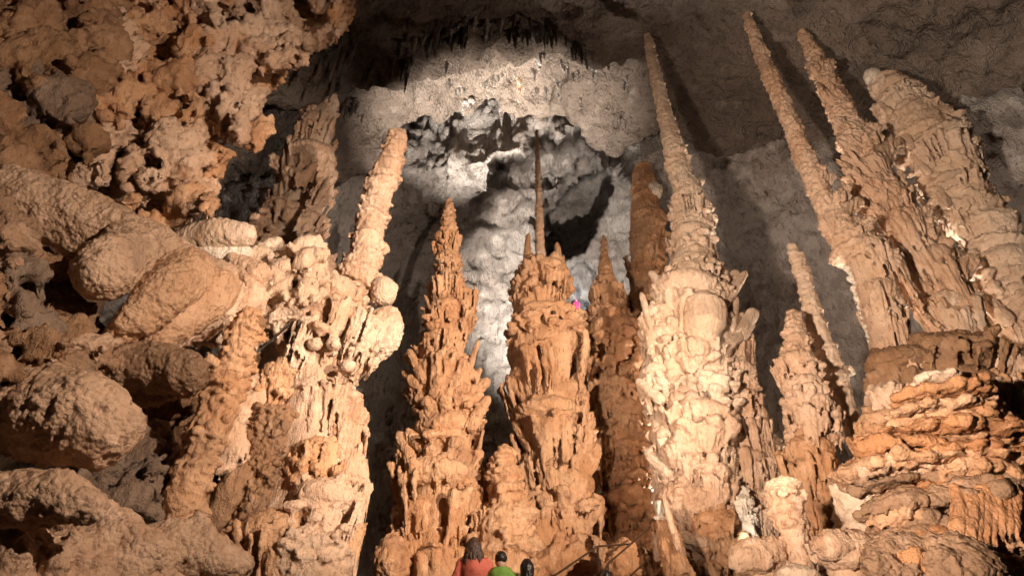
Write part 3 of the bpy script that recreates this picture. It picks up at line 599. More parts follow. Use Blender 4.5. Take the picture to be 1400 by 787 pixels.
# ================================================================== FLOWSTONE MOUND AND LUMPS, right
def lumpset(root, specs, vox, extra=None):
    for (px, py, rx, ry, D, pre, mat, name, rot) in specs:
        so = Soup(); k = S(px, py, D); so.ball(P(px, py, D), (rx * k, max(rx, ry) * .85 * k, ry * k), Euler((0, rot, 0)).to_matrix(), 20, 12)
        build(so, name, mat, root, vox, pre, 2)
c = Column('flowstone_mound', 'huge rust orange mound of layered cauliflower flowstone in the lower right', 9.4,
  [(1300, 525, 50), (1292, 560, 80), (1285, 600, 105), (1278, 650, 120), (1275, 700, 128), (1285, 787, 140)], 'calcite_rust', group=None, cat='flowstone', seed=31)
def pancake(c, px, py, hw, hh, mat, pre='plates', dd=0.0, name='layer'):
    so = Soup(); rng = c.rng; D = c.D + dd; k = S(px, py, D); q = P(px, py, D); R = hw * k
    hh *= 1.2; so.ball(q, (R, R * .8, hh * k), None, 24, 10)
    n = int(hw / 3.2)
    for i in range(n):
        a = 6.283 * i / n + rng.uniform(-.15, .15); o = np.array([math.cos(a), math.sin(a) * .8, 0])
        so.ball(q + o * R * rng.uniform(.84, 1.0) - (0, 0, hh * k * rng.uniform(-.1, .45)), (R * rng.uniform(.12, .2), R * rng.uniform(.12, .2), hh * k * rng.uniform(.4, .8)), None, 10, 7)
    for i in range(n // 2):
        a = rng.uniform(0, 6.28); o = np.array([math.cos(a), math.sin(a) * .8, 0]) * R * rng.uniform(.2, .8)
        so.ball(q + o + (0, 0, hh * k * .55), (R * .16, R * .16, hh * k * .45), None, 8, 6)
    return build(so, name, mat, c.root, c.vox * 1.6, pre, 1)
c.core(560, 787, .62, 'pop')
pancake(c, 1283, 516, 32, 9, 'calcite_pale', 'smooth', -.6)
for i_, y_ in enumerate(np.arange(528, 770, 13)):
    q_, r_ = c.at(y_); hw_ = r_ / S(700, y_, c.D) * c.rng.uniform(.78, 1.02); f_ = (y_ - 528) / 240
    x_ = np.interp(y_, [a[1] for a in c.axis], [a[0] for a in c.axis]) + c.rng.uniform(-.16, .16) * hw_
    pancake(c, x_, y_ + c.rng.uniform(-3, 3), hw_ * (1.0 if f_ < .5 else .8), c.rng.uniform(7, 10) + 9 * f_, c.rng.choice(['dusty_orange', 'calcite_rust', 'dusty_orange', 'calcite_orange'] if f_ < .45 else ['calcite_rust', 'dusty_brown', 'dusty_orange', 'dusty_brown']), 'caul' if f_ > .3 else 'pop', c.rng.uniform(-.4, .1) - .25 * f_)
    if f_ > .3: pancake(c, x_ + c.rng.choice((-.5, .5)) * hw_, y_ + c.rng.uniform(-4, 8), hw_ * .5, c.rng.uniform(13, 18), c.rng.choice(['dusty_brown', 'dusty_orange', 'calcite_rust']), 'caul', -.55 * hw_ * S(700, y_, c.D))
pancake(c, 1345, 680, 62, 20, 'calcite_rust', 'pop', -.6); pancake(c, 1235, 640, 60, 14, 'calcite_tan', 'pop', -.5)
for x in np.linspace(1305, 1385, 9):
    so = Soup(); k = S(x, 700, 8.2); yy = c.rng.uniform(655, 690); so.finger(P(x, yy, 8.15), 13 * k, P(x + 6, yy + c.rng.uniform(50, 95), 8.0), 8 * k); build(so, 'drapery', 'calcite_rust', c.root, .02, 'smooth', 2)
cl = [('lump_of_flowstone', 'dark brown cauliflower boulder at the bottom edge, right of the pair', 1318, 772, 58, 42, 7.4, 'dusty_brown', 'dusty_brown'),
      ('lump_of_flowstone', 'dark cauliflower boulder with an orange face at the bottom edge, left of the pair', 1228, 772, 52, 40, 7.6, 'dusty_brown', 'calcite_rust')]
for nm, lb, x, y, rx, ry, D, m1, m2 in cl:
    b = P(x, y + ry, D); r = thing('flowstone_boulder', lb, 'flowstone', b, 'boulders under the mound')
    for j, (dx, dy, s_, m_, dd) in enumerate([(0, 0, 1, m1, 0), (-.35, .1, .62, m1, -.2), (.3, -.05, .66, m2, -.18), (.05, .35, .6, m1, -.25), (-.1, -.3, .6, m1, -.1)]):
        so = Soup(); k = S(x, y, D); so.ball(P(x + dx * rx, y + dy * ry, D + dd), (rx * k * s_, rx * k * s_ * .85, ry * k * s_), None, 20, 12); build(so, 'lobe', m_, r, .024, 'caul', 2, amp=1.2)
    so = Soup(); gz = float(ground_z(b[0], b[1])) - .2; so.tube([P(x, y + 10, D + .1), (b[0], b[1] + .1, gz)], [rx * k * .8, rx * k * .9], 16); build(so, 'foot', m1, r, .1, 'pop', 2)
# brown collar beneath the leaning giants
c = Column('flowstone_collar', 'brown ragged shelf of flowstone at the feet of the leaning giants', 11.2,
  [(1290, 490, 80), (1300, 540, 100), (1310, 600, 120), (1320, 787, 140)], 'calcite_brown', cat='stalagmite', group=None, seed=33); c.root['category'] = 'flowstone'
c.core(520, 787, .62)
for t in [(1235, 488, 44, 60, 'f'), (1290, 480, 60, 50, 'f'), (1345, 500, 52, 60, 'f', 'calcite_tan'), (1222, 540, 40, 50, 'd', 'calcite_tan'), (1270, 505, 50, 60, 'f', 'calcite_tan'), (1320, 520, 56, 70, 'f', 'calcite_orange'), (1215, 575, 44, 60, 'd', 'calcite_orange'), (1375, 545, 44, 60, 'f', 'calcite_tan'), (1185, 640, 40, 50, 'd', 'calcite_tan'), (1170, 665, 30, 60, 'p', 'calcite_pale')]: c.tier(*t)
def boulder(label, x, y, rx, ry, D, mat, pre='pop', seed=0, n=4, vox=.042, rot=0.0, stand=True, name='boulder', cat='rock', group=None):
    rng = random.Random(seed + 77); b = P(x, y + ry, D); r = thing(name, label, cat, b, group); k = S(x, y, D)
    for j in range(n):
        so = Soup(); s_ = 1.0 if j == 0 else rng.uniform(.5, .75); dx, dy = (0, 0) if j == 0 else (rng.uniform(-.5, .5), rng.uniform(-.4, .4))
        so.ball(P(x + dx * rx, y + dy * ry, D - (0 if j == 0 else rng.uniform(.05, .35) * rx * k)), (rx * k * s_, rx * k * s_ * .85, ry * k * s_), Euler((0, rot + rng.uniform(-.2, .2), 0)).to_matrix(), 20, 12)
        build(so, 'lobe', mat, r, vox, pre, 2)
    if stand:
        gz = float(ground_z(b[0], b[1])) - .2
        if b[2] > gz: so = Soup(); so.tube([P(x, y, D + .1), (b[0], b[1] + .1, gz)], [rx * k * .7, rx * k * .9], 16); build(so, 'foot', mat, r, .1, pre, 2)
    return r
boulder('big pale rounded rock glowing white at the right edge above the mound', 1392, 566, 46, 30, 11.2, 'calcite_white_or_lit', 'smooth', 1)
boulder('white lit rock at the right edge beside the mound', 1398, 615, 34, 42, 11.0, 'calcite_white_or_lit', 'smooth', 2)
boulder('tan fan shaped rock at the left foot of the rust mound', 1160, 752, 44, 32, 8.6, 'calcite_tan', 'tier', 3)
boulder('tan knobby rock hugging the left flank of the rust mound', 1172, 680, 34, 44, 9.6, 'calcite_pale', 'pop', 4)
boulder('layered brownish boulder left of the small inverted cone', 1038, 760, 42, 26, 9.2, 'calcite_tan', 'plates', 5)
boulder('smooth pale dome at the bottom edge under the inverted cone', 1098, 786, 30, 16, 7.8, 'calcite_pale', 'smooth', 6)
boulder('small square pale block beside the inverted cone', 1112, 758, 10, 16, 8.8, 'calcite_pale', 'smooth', 7, n=2)
boulder('bumpy orange rock behind the handrails', 858, 770, 34, 32, 11.8, 'calcite_orange', 'spong', 8)
boulder('dark tan rock at the foot of the slim spire, on its left', 535, 762, 26, 34, 12.2, 'calcite_orange', 'pop', 10)
c = Column('stalagmite', 'small pale cone, wider at the top than at its foot, near the lower right', 9.0,
  [(1070, 664, 18), (1072, 676, 27), (1078, 700, 25), (1086, 730, 20), (1096, 765, 15), (1102, 800, 17)], 'calcite_tan', group=G, seed=41)
c.shaft(666, 800, 'plates', 'shaft', knob=.8, amp=.6)
c.lump(1070, 664, 25, 11, 'calcite_pale', 'caul', 'cap', 0)
c = Column('stalagmite', 'small brown stalagmite with a white lit knob on top, right of the handrails', 11,
  [(903, 688, 7), (905, 705, 9), (912, 722, 18), (918, 750, 22), (928, 787, 27)], 'calcite_orange', group=G, seed=43)
c.shaft(690, 712, 'pop', 'knob', 'calcite_white_or_lit'); c.shaft(712, 787, 'tier', 'shaft', knob=.8); c.branch((918, 720), (908, 682), 5, 4, 'calcite_tan'); c.branch((925, 740), (912, 690), 6, 4, 'calcite_tan')
for i, (x, y, h, m_, lb) in enumerate([(818, 650, 9, 'calcite_white_or_lit', 'white lit stub seen between the needle stalagmite and its right neighbour'), (872, 600, 8, 'calcite_white_or_lit', 'white lit slender post right of the brown orange tiered stalagmite'), (884, 690, 10, 'calcite_white_or_lit', 'white lit post low behind the handrails'), (1060, 618, 10, 'calcite_white_or_lit', 'white lit stub behind the drum stalagmite'), (1014, 690, 16, 'calcite_white_or_lit', 'bright white crust with lamp light in its colour, low between the two pale stalagmites')]):  # strongly lit rocks; the lamp light is put into their white colour
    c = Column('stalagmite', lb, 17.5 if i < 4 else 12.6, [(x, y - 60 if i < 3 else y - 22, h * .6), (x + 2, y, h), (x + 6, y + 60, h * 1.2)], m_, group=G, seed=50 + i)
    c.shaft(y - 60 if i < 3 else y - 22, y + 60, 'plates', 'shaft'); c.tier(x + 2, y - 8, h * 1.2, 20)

# ================================================================== LEFT SIDE
# pale stack of plates behind
c = Column('stalagmite', 'pale leaning stack of scalloped plates at the back left, beside the knobby wall', 15,
  [(450, 112, 18), (442, 150, 30), (430, 200, 34), (420, 240, 32), (408, 270, 34), (398, 305, 46), (390, 345, 52), (385, 385, 56), (378, 425, 60), (360, 470, 62), (345, 600, 66)], 'calcite_tan', group=G, seed=61)
c.core(112, 600, .62, mat='calcite_pale')
for t in [(445, 135, 26, 44, 'd'), (437, 170, 32, 50, 'f'), (428, 210, 34, 50, 'f'), (418, 250, 36, 50, 'f'), (395, 290, 44, 40, 'd'), (425, 300, 28, 40, 'f'), (372, 315, 36, 40, 'd'), (410, 340, 44, 40, 'd'), (370, 355, 40, 40), (395, 385, 50, 44), (345, 385, 40, 44, 'd', 'calcite_pale'), (380, 425, 54, 44, 'd', 'calcite_white_or_lit'), (330, 420, 44, 40, 'd', 'calcite_white_or_lit')]: c.tier(*t)
for a, b, sp, w in [((420, 285), (442, 262), .5, 9), ((415, 330), (446, 312), .6, 10), ((412, 360), (444, 348), .6, 11), ((410, 395), (444, 378), .6, 11), ((395, 240), (378, 215), .6, 9), ((420, 210), (400, 190), .6, 9), ((435, 165), (420, 140), .5, 8)]: c.fan(a, b, sp, w)
# short leaning cylinder
DT, DO, DB = 'dusty_tan', 'dusty_orange', 'dusty_brown'
c = Column('stalagmite', 'short orange cylinder of popcorn calcite leaning right in the left foreground', 8.3,
  [(340, 430, 17), (337, 442, 24), (328, 475, 25), (312, 520, 29), (293, 570, 30), (275, 620, 29), (258, 670, 29), (247, 712, 31)], 'calcite_orange', group=None, seed=63, cat='stalagmite')
c.shaft(432, 712, 'pop', 'shaft', knob=1.0, amp=.9); c.core(700, 712, .95)
c.lump(352, 440, 12, 10, 'calcite_brown', dd=0)
# near left wall: a rough sheet that everything on the left grows from
ny_, nz_ = 150, 190
yy = np.linspace(3.0, 17.5, ny_); zz = np.linspace(-3, 21, nz_); YY, ZZ = np.meshgrid(yy, zz); YY = YY.ravel(); ZZ = ZZ.ravel()
XX = -10.4 - .10 * (YY - 8) - .35 * np.maximum(YY - 12.5, 0) ** 1.3 - 1.0 * np.exp(-((ZZ - 3.2) / 1.6) ** 2) * sstep(YY, 8, 10) + .03 * (ZZ - 6)
grid_obj('side_wall', np.stack([XX, YY, ZZ], 1), ny_, nz_, 'calcite_brown', 'ground', amp=1.6)

def mass(name, label, poly, Df, n, rmin, rmax, mats, pre, seed, cell=90, ang=1.0, elong=1.7, cat='flowstone', vox=.046, amp=1.0, fingers=.5, sm=2, pname='knob_cluster', jit=.65, dark=None):
    """a cluster of knobs fused into a few bodies"""
    rng = random.Random(seed); poly = np.array(poly, float)
    def inside(x, y):
        r = False; j = len(poly) - 1
        for i in range(len(poly)):
            if (poly[i][1] > y) != (poly[j][1] > y) and x < (poly[j][0] - poly[i][0]) * (y - poly[i][1]) / (poly[j][1] - poly[i][1]) + poly[i][0]: r = not r
            j = i
        return r
    cells = {}; tries = 0; lo, hi = poly.min(0), poly.max(0); k_ = 0
    while k_ < n and tries < n * 40:
        tries += 1; x = rng.uniform(lo[0], hi[0]); y = rng.uniform(lo[1], hi[1])
        if not inside(x, y): continue
        k_ += 1; D = Df(x, y) + rng.uniform(-jit, jit); k = S(x, y, D); r = rng.uniform(rmin, rmax) * rng.uniform(.6, 1)
        so = cells.setdefault((int(x // cell), int(y // cell)), Soup())
        e = Euler((rng.uniform(-.5, .5), ang + rng.uniform(-.5, .5), rng.uniform(-.5, .5))).to_matrix()
        so.ball(P(x, y, D), (r * k, r * k * 1.1, r * k * elong * rng.uniform(.7, 1.1)), e, 12, 8)
        for q in range(2):
            a = rng.uniform(0, 6.28); so.ball(P(x + math.cos(a) * r * .9, y + math.sin(a) * r * .9, D - rng.uniform(0, .3)), r * k * rng.uniform(.3, .5), None, 8, 6)
        if rng.random() < fingers:
            so.finger(P(x, y + r * .4, D - .1), r * k * .4, P(x + rng.uniform(-4, 4), y + r * rng.uniform(1.2, 1.9), D - .05), r * k * .15)
        cells[(int(x // cell), int(y // cell))] = so
    base = P(poly[:, 0].mean(), poly[:, 1].max(), Df(*poly.mean(0)))
    root = thing(name, label, cat, base)
    for j, so in enumerate(cells.values()): build(so, pname, rng.choice(mats), root, vox, pre, sm, amp=amp)
    return root
O, T, PA, BR, GR, WH = 'calcite_orange', 'calcite_tan', 'calcite_pale', 'calcite_brown', 'calcite_grey', 'calcite_white_or_lit'
mass('flowstone_canopy', 'overhanging mass of knobby orange flowstone filling the upper left', [(150, -20), (490, -20), (470, 22), (400, 90), (350, 108), (352, 185), (300, 236), (272, 236), (300, 285), (215, 320), (150, 260), (100, 240), (130, 120)],
     lambda x, y: 8.2 + x * .004, 330, 10, 27, [O, T, O, T], 'spong', 71, ang=.6, elong=2.0, amp=1.0, vox=.050, jit=.8, sm=1, fingers=.7)
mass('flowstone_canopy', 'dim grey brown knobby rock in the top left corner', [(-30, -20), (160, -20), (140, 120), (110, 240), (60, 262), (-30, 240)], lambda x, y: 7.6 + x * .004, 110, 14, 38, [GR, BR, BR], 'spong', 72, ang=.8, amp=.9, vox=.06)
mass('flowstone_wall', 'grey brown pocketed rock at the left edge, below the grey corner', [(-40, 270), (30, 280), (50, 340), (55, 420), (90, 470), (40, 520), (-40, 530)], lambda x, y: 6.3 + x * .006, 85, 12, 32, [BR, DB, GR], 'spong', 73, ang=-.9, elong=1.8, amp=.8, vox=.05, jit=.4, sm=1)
def strand(name, label, cat, parts, vox=.022, base=None):
    r = None
    for (nm, mat, pre, pts, amp) in parts:
        if r is None:
            x, y, h, D = pts[-1]; r = thing(name, label, cat, P(x, y, D))
        so = Soup(); W = [P(x, y, D) for x, y, h, D in pts]; rr = [h * S(x, y, D) for x, y, h, D in pts]
        # resample
        t = np.linspace(0, len(W) - 1, len(W) * 4); W = np.array(W); ww = np.stack([np.interp(t, range(len(W)), W[:, i]) for i in range(3)], 1); r2 = np.interp(t, range(len(rr)), rr)
        so.tube(ww, r2, 18); so.ball(ww[0], r2[0] * .98, None, 16, 10); so.ball(ww[-1], r2[-1] * .98, None, 16, 10)
        rg = random.Random(int(pts[0][0] * 7 + pts[0][1]))
        for _ in range(len(ww)):
            q = rg.randrange(len(ww)); d = np.array([rg.gauss(0, 1), rg.gauss(0, 1), rg.gauss(0, 1)]); d /= np.linalg.norm(d)
            so.ball(ww[q] + d * r2[q] * rg.uniform(.55, .72), r2[q] * rg.uniform(.25, .45), None, 12, 8)
        build(so, nm, mat, r, vox * 1.2, pre, 5, amp=amp)
    return r
strand('flowstone_bulge', 'smooth bulging trunk of flowstone with two rounded ends hanging from the left wall', 'flowstone', [
  ('trunk', DT, 'smooth', [(20, 268, 44, 7.1), (100, 300, 46, 7.3), (180, 340, 46, 7.6), (250, 378, 46, 8.1), (310, 402, 40, 8.9), (345, 415, 30, 9.6)], 1.2),
  ('bulb', DT, 'caul', [(178, 345, 40, 7.4), (150, 364, 40, 6.9), (144, 374, 40, 6.8)], .9),
  ('bulb', DO, 'caul', [(258, 372, 38, 7.8), (226, 398, 36, 7.3), (182, 440, 26, 7.2), (155, 462, 18, 7.3)], .9),
  ('fold', DO, 'smooth', [(295, 398, 34, 8.2), (240, 440, 28, 7.8), (190, 480, 18, 7.7)], 1),
  ('fold', T, 'fluted', [(335, 405, 30, 9.0), (280, 440, 22, 8.7), (230, 470, 14, 8.6)], 1)])
strand('flowstone_shelf', 'pale loaf shaped shelf of flowstone above the trunk', 'flowstone', [
  ('loaf', PA, 'fluted', [(262, 330, 24, 8.9), (300, 322, 25, 8.8), (332, 322, 20, 8.8)], .6),
  ('underside', WH, 'tier', [(250, 352, 20, 9.0), (295, 348, 22, 9.0), (330, 345, 16, 9.0)], .6),
  ('curl', T, 'caul', [(325, 362, 16, 9.0), (355, 372, 15, 8.9)], .7)])
mass('flowstone_curtain', 'pale crinkled flowstone below the scalloped stack, right of the trunk', [(335, 345), (375, 335), (440, 345), (432, 395), (400, 430), (350, 465), (262, 478), (250, 460), (335, 430)], lambda x, y: 9.4 + (440 - x) * .002, 90, 9, 20, [PA, WH, PA], 'tier', 75, amp=1.0, jit=.3)
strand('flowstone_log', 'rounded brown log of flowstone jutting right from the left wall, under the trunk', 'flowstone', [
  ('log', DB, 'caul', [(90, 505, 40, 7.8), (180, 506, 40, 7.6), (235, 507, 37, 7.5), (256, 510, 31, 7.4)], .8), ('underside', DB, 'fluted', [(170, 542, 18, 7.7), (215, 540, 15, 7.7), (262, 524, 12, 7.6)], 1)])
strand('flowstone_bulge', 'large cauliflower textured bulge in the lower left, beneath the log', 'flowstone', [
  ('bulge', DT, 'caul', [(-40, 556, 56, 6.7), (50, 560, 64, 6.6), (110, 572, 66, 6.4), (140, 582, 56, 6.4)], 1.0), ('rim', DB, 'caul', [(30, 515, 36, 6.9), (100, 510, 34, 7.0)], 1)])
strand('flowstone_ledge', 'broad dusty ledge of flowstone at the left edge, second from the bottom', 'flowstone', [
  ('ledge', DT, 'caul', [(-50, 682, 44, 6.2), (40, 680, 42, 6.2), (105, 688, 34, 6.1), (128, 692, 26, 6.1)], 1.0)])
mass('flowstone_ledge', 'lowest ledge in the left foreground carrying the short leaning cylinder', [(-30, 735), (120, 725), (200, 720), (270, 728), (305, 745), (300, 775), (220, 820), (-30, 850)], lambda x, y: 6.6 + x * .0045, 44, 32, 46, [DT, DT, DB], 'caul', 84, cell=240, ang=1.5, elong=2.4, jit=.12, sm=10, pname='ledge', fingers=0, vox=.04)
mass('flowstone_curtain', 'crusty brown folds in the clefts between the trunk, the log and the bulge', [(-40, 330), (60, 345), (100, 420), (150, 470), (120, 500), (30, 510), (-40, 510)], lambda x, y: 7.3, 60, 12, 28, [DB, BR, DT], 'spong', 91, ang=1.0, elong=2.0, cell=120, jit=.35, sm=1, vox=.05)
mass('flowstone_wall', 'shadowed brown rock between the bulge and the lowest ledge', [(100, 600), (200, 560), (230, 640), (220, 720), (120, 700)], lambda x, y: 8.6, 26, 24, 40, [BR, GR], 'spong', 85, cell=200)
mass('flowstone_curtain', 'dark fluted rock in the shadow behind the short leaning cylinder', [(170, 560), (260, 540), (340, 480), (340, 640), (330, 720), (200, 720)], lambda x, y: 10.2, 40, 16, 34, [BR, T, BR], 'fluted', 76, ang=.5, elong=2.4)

# ================================================================== STALACTITES of the vault
for q in range(5):
    so = Soup(); rng = random.Random(300 + q)
    for k_ in range((1, 2, 3, 4, 1)[q]):
        x, y = (0, 0) if k_ == 0 else (rng.uniform(-.22, .22), rng.uniform(-.22, .22)); L = 1 if k_ == 0 else rng.uniform(.4, .85)
        so.tube([(x, y, .5), (x, y, 0), (x + .02, y, -L * .4), (x, y + .02, -L * .75), (x, y, -L)], [.2, .16, .11, .07, .02], 9, .1, rng)
    so.ball((0, 0, .3), (.3, .3, .4), nu=10, nv=8)
    proto_build(('stalactite', q), so, .035, 'needle', 1)
HANG = []
def stalactite(px, py, length, width, label, group, mat='ceiling_rock', seed=0):
    """hangs from the vault where the line of sight through (px, py) meets it"""
    rng = random.Random(seed); lo, hi = 4.0, 21.0
    for D in np.linspace(5, 21, 240):
        p = P(px, py, D)
        if p[2] >= float(vault_z(np.array(p[0]), np.array(D))): break
    p[2] = float(vault_z(np.array(p[0]), np.array(p[1]))) + .25
    HANG.append((p, length + .25, width, label, group, mat, rng.randrange(5), rng.uniform(0, 6)))
rg = random.Random(5)
G1 = 'stalactites along the edge of the lit vault'
for i_ in range(60):
    x = rg.uniform(545, 800); y = 62 - 26 * math.sin((x - 545) / 255 * 3.14) + rg.uniform(-14, 10)
    stalactite(x, y, rg.uniform(.4, 1.25), rg.uniform(.5, 1.0), 'small dark stalactite among those along the upper edge of the lit vault', G1, 'wall_rock' if i_ % 2 else 'ceiling_rock', i_)  # every other one gets paler rock so that it looks lit
G2 = 'stalactites on the lit vault'
for i_ in range(46): stalactite(rg.uniform(540, 860), rg.uniform(75, 165), rg.uniform(.25, .8), rg.uniform(.4, .8), 'tiny pale stalactite hanging under the lit part of the vault', G2, 'wall_rock', 200 + i_)
G3 = 'stalactites left of the lit vault'
for i_ in range(34): stalactite(rg.uniform(410, 570), rg.uniform(20, 150), rg.uniform(.4, 1.5), rg.uniform(.5, 1.0), 'dark stalactite in the fringe left of the lit vault', G3, 'ceiling_rock', 300 + i_)
G4 = 'stalactites under the right vault'
for i_ in range(16): stalactite(rg.uniform(1035, 1085), rg.uniform(225, 280), rg.uniform(.5, 1.2), rg.uniform(.6, 1.0), 'brown stalactite hanging from the right vault, right of the tallest stalagmite', G4, 'ceiling_rock', 400 + i_)
stalactite(710, 112, 1.0, .9, 'single orange stalactite hanging below the lit vault above the needle', None, 'calcite_tan', 9)
def make_hanging():
    for p, L, w_, label, group, mat, q, a in HANG:
        o = bpy.data.objects.new('stalactite', PROTO[('stalactite', q)].data); col.objects.link(o); o.location = p.tolist(); o.rotation_euler = (0, 0, a); o.scale = (w_, w_, L)
        o.material_slots[0].link = 'OBJECT'; o.material_slots[0].material = MATS[mat]
        o['label'] = label; o['category'] = 'stalactite'
        if group: o['group'] = group

# ================================================================== STAIR, HANDRAILS, VISITORS
st = bpy.data.objects.new('stairway', None); col.objects.link(st); st['kind'] = 'structure'; st.location = (0, 0, -1.75)
def box_mesh(name, x, y, z, bev=.015):
    bm = bmesh.new(); bmesh.ops.create_cube(bm, size=1); bmesh.ops.scale(bm, vec=(x, y, z), verts=bm.verts); bmesh.ops.bevel(bm, geom=bm.edges[:], offset=bev, segments=1, affect='EDGES')
    me = bpy.data.meshes.new(name); bm.to_mesh(me); bm.free(); return me
stm = box_mesh('step', 1.9, .7, 1.2); stm.materials.append(MATS['ground_rock'])
for i_ in range(18):
    o = bpy.data.objects.new('step', stm); col.objects.link(o); o.parent = st
    yy_ = .4 + i_ * .68; o.location = (-.1 + (0 if i_ < 11 else (i_ - 10) * .22), yy_, 1.75 - 1.6 - .6 + .148 * i_); 
def step_top(y): return -1.6 + .148 * max(0, round((y - .4) / .68))
def person(label, px, py_top, D, height, jacket, hair, hair_mat, trousers='denim', lean=0.0, arms='down', hood=False):
    top = P(px, py_top, D); k = height / 1.7; base = np.array([top[0], D, top[2] - height])
    r = thing('person', label, 'person', base, 'visitors')
    def L(x, y, z): return base + np.array([x + lean * max(0, z - .9), y, z]) * np.array([k, k, k])
    V = .024 * k
    so = Soup(); so.ball(L(0, 0, 1.585), np.array([.072, .092, .112]) * k, None, 16, 12); so.ball(L(0, .09, 1.57), .016 * k, None, 8, 6); so.ball(L(0, .04, 1.51), np.array([.05, .06, .045]) * k)
    for sx in (-1, 1):
        so.ball(L(sx * .076, 0, 1.58), np.array([.012, .02, .03]) * k, None, 8, 6)
        so.tube([L(sx * .09, 0, .92), L(sx * .10, .01, .5), L(sx * .10, -.01, .09)], [.085 * k, .058 * k, .04 * k], 12); so.ball(L(sx * .10, .06, .05), np.array([.045, .13, .045]) * k)
    so.tube([L(0, 0, 1.5), L(0, 0, 1.36)], [.055 * k, .062 * k], 12); so.tube([L(0, 0, 1.40), L(0, 0, 1.15), L(0, 0, .9)], [.15 * k, .135 * k, .15 * k], 14)
    for sx in (-1, 1):
        if arms == 'down': el_, ha = L(sx * .27, 0, 1.12), L(sx * .25, .14, .90)
        else: el_, ha = L(sx * .27, .06, 1.14), L(sx * .08, .30, 1.34)
        so.tube([L(sx * .17, 0, 1.37), el_, ha], [.05 * k, .042 * k, .032 * k], 10); d = (ha - el_); d /= np.linalg.norm(d); so.ball(ha + d * .04, .042 * k, None, 10, 8)
        for f in range(4): so.finger(ha + d * .06 + np.array([sx * (-.03 + f * .02), 0, 0]) * k, .010 * k, ha + d * (.13 - .008 * abs(f - 1.5)) + np.array([sx * (-.03 + f * .02), .01, -.02]) * k, .008 * k, 6)
        so.finger(ha + d * .02, .011 * k, ha + d * .07 + np.array([-sx * .055, .01, 0]) * k, .009 * k, 6)
    build(so, 'body', 'skin', r, V * .8, None, 1)
    so = Soup(); so.tube([L(0, -.01, 1.44), L(0, -.01, 1.39), L(0, -.01, 1.28), L(0, 0, 1.05), L(0, 0, .84)], [.085 * k, .16 * k, .185 * k, .165 * k, .185 * k], 18)
    for sx in (-1, 1):
        if arms == 'down': el_, ha = L(sx * .28, 0, 1.12), L(sx * .255, .12, .93)
        else: el_, ha = L(sx * .28, .06, 1.13), L(sx * .095, .27, 1.31)
        so.ball(L(sx * .165, -.01, 1.37), np.array([.085, .085, .075]) * k); so.tube([L(sx * .17, -.01, 1.36), (L(sx * .17, 0, 1.36) + el_) / 2, el_, (el_ + ha) / 2, ha], [.078 * k, .076 * k, .068 * k, .062 * k, .05 * k], 12)
    if hood:
        so.ball(L(0, -.085, 1.43), np.array([.15, .09, .085]) * k, Euler((.3, 0, 0)).to_matrix(), 16, 10)
        for a in np.linspace(-2.4, 2.4, 13): so.ball(L(math.sin(a) * .105, -.02 - math.cos(a) * .105, 1.475), .04 * k, None, 8, 6)
    build(so, 'jacket', jacket, r, V, 'folds', 2)
    so = Soup(); so.ball(L(0, 0, .90), np.array([.175, .125, .13]) * k)
    for sx in (-1, 1): so.tube([L(sx * .09, 0, .9), L(sx * .10, .01, .5), L(sx * .10, -.01, .10)], [.105 * k, .08 * k, .07 * k], 12)
    build(so, 'trousers', trousers, r, V, None, 2)
    so = Soup(); rg_ = random.Random(int(px))
    so.ball(L(0, -.014, 1.622), np.array([.083, .100, .092]) * k, None, 18, 12)
    if hair == 'long':
        for a in np.linspace(-2.0, 2.0, 26):
            x, y = math.sin(a) * .085, -.02 - math.cos(a) * .085; m_ = L(x * 1.25 + rg_.uniform(-.01, .01), y - .03, 1.50); so.finger(L(x, y, 1.63), .022 * k, m_, .02 * k, 6); so.finger(m_, .02 * k, L(x * 1.6 + rg_.uniform(-.03, .03), y - .06, 1.36 + rg_.uniform(-.06, .08)), .010 * k, 6)
    elif hair == 'mid':
        for a in np.linspace(-2.0, 2.0, 20):
            x, y = math.sin(a) * .082, -.02 - math.cos(a) * .082; so.finger(L(x, y, 1.62), .022 * k, L(x * 1.05, y - .01, 1.44 + rg_.uniform(-.02, .03)), .014 * k, 6)
    build(so, 'hair', hair_mat, r, .011 * k, 'hair', 1)
    for sx in (-1, 1):
        so = Soup(); so.ball(L(sx * .10, .05, .045), np.array([.052, .145, .05]) * k); so.ball(L(sx * .10, -.02, .09), .055 * k); build(so, 'shoe', 'dark_cloth', r, .015, None, 2)
    gz = step_top(D) if abs(base[0]) < 1.1 and D < 13 else None
    return r, base
PRE['folds'] = dict(big=.018, bigs=7, flute=.006, flutes=22, plate=.008, plates=22, pop=.0, pops=9, fine=.006, fines=30)
PRE['hair'] = dict(big=.010, bigs=14, flute=.010, flutes=70, plate=.0, plates=3, pop=.0, pops=9, fine=.003, fines=40)
VIS = [person('long haired visitor in a coral jacket seen from behind, leftmost of the group', 652, 735, 9.0, 1.66, 'jacket_coral', 'long', 'hair_brown', lean=-.06),
 person('visitor in a bright green hooded jacket seen from behind', 685, 754, 9.0, 1.72, 'jacket_green', 'short', 'hair_black', arms='up', hood=True),
 person('dark haired visitor of whom only the head shows, right of the green jacket', 720.5, 764, 8.9, 1.55, 'dark_cloth', 'mid', 'hair_black', 'dark_cloth'),
 person('visitor with black hair just showing at the bottom edge below the handrails', 828, 779, 9.8, 1.65, 'dark_cloth', 'short', 'hair_black', 'dark_cloth')]
far, fb = person('tiny figure in a red overall standing far away in the bluish grotto', 788, 409, 41.0, 1.42, 'red_overall', 'short', 'red_overall', 'red_overall'); far['group'] = 'visitors'
ld_ = thing('rock_ledge', 'pale ledge in the bluish grotto on which the red figure stands', 'rock', fb - (0, 0, 3))
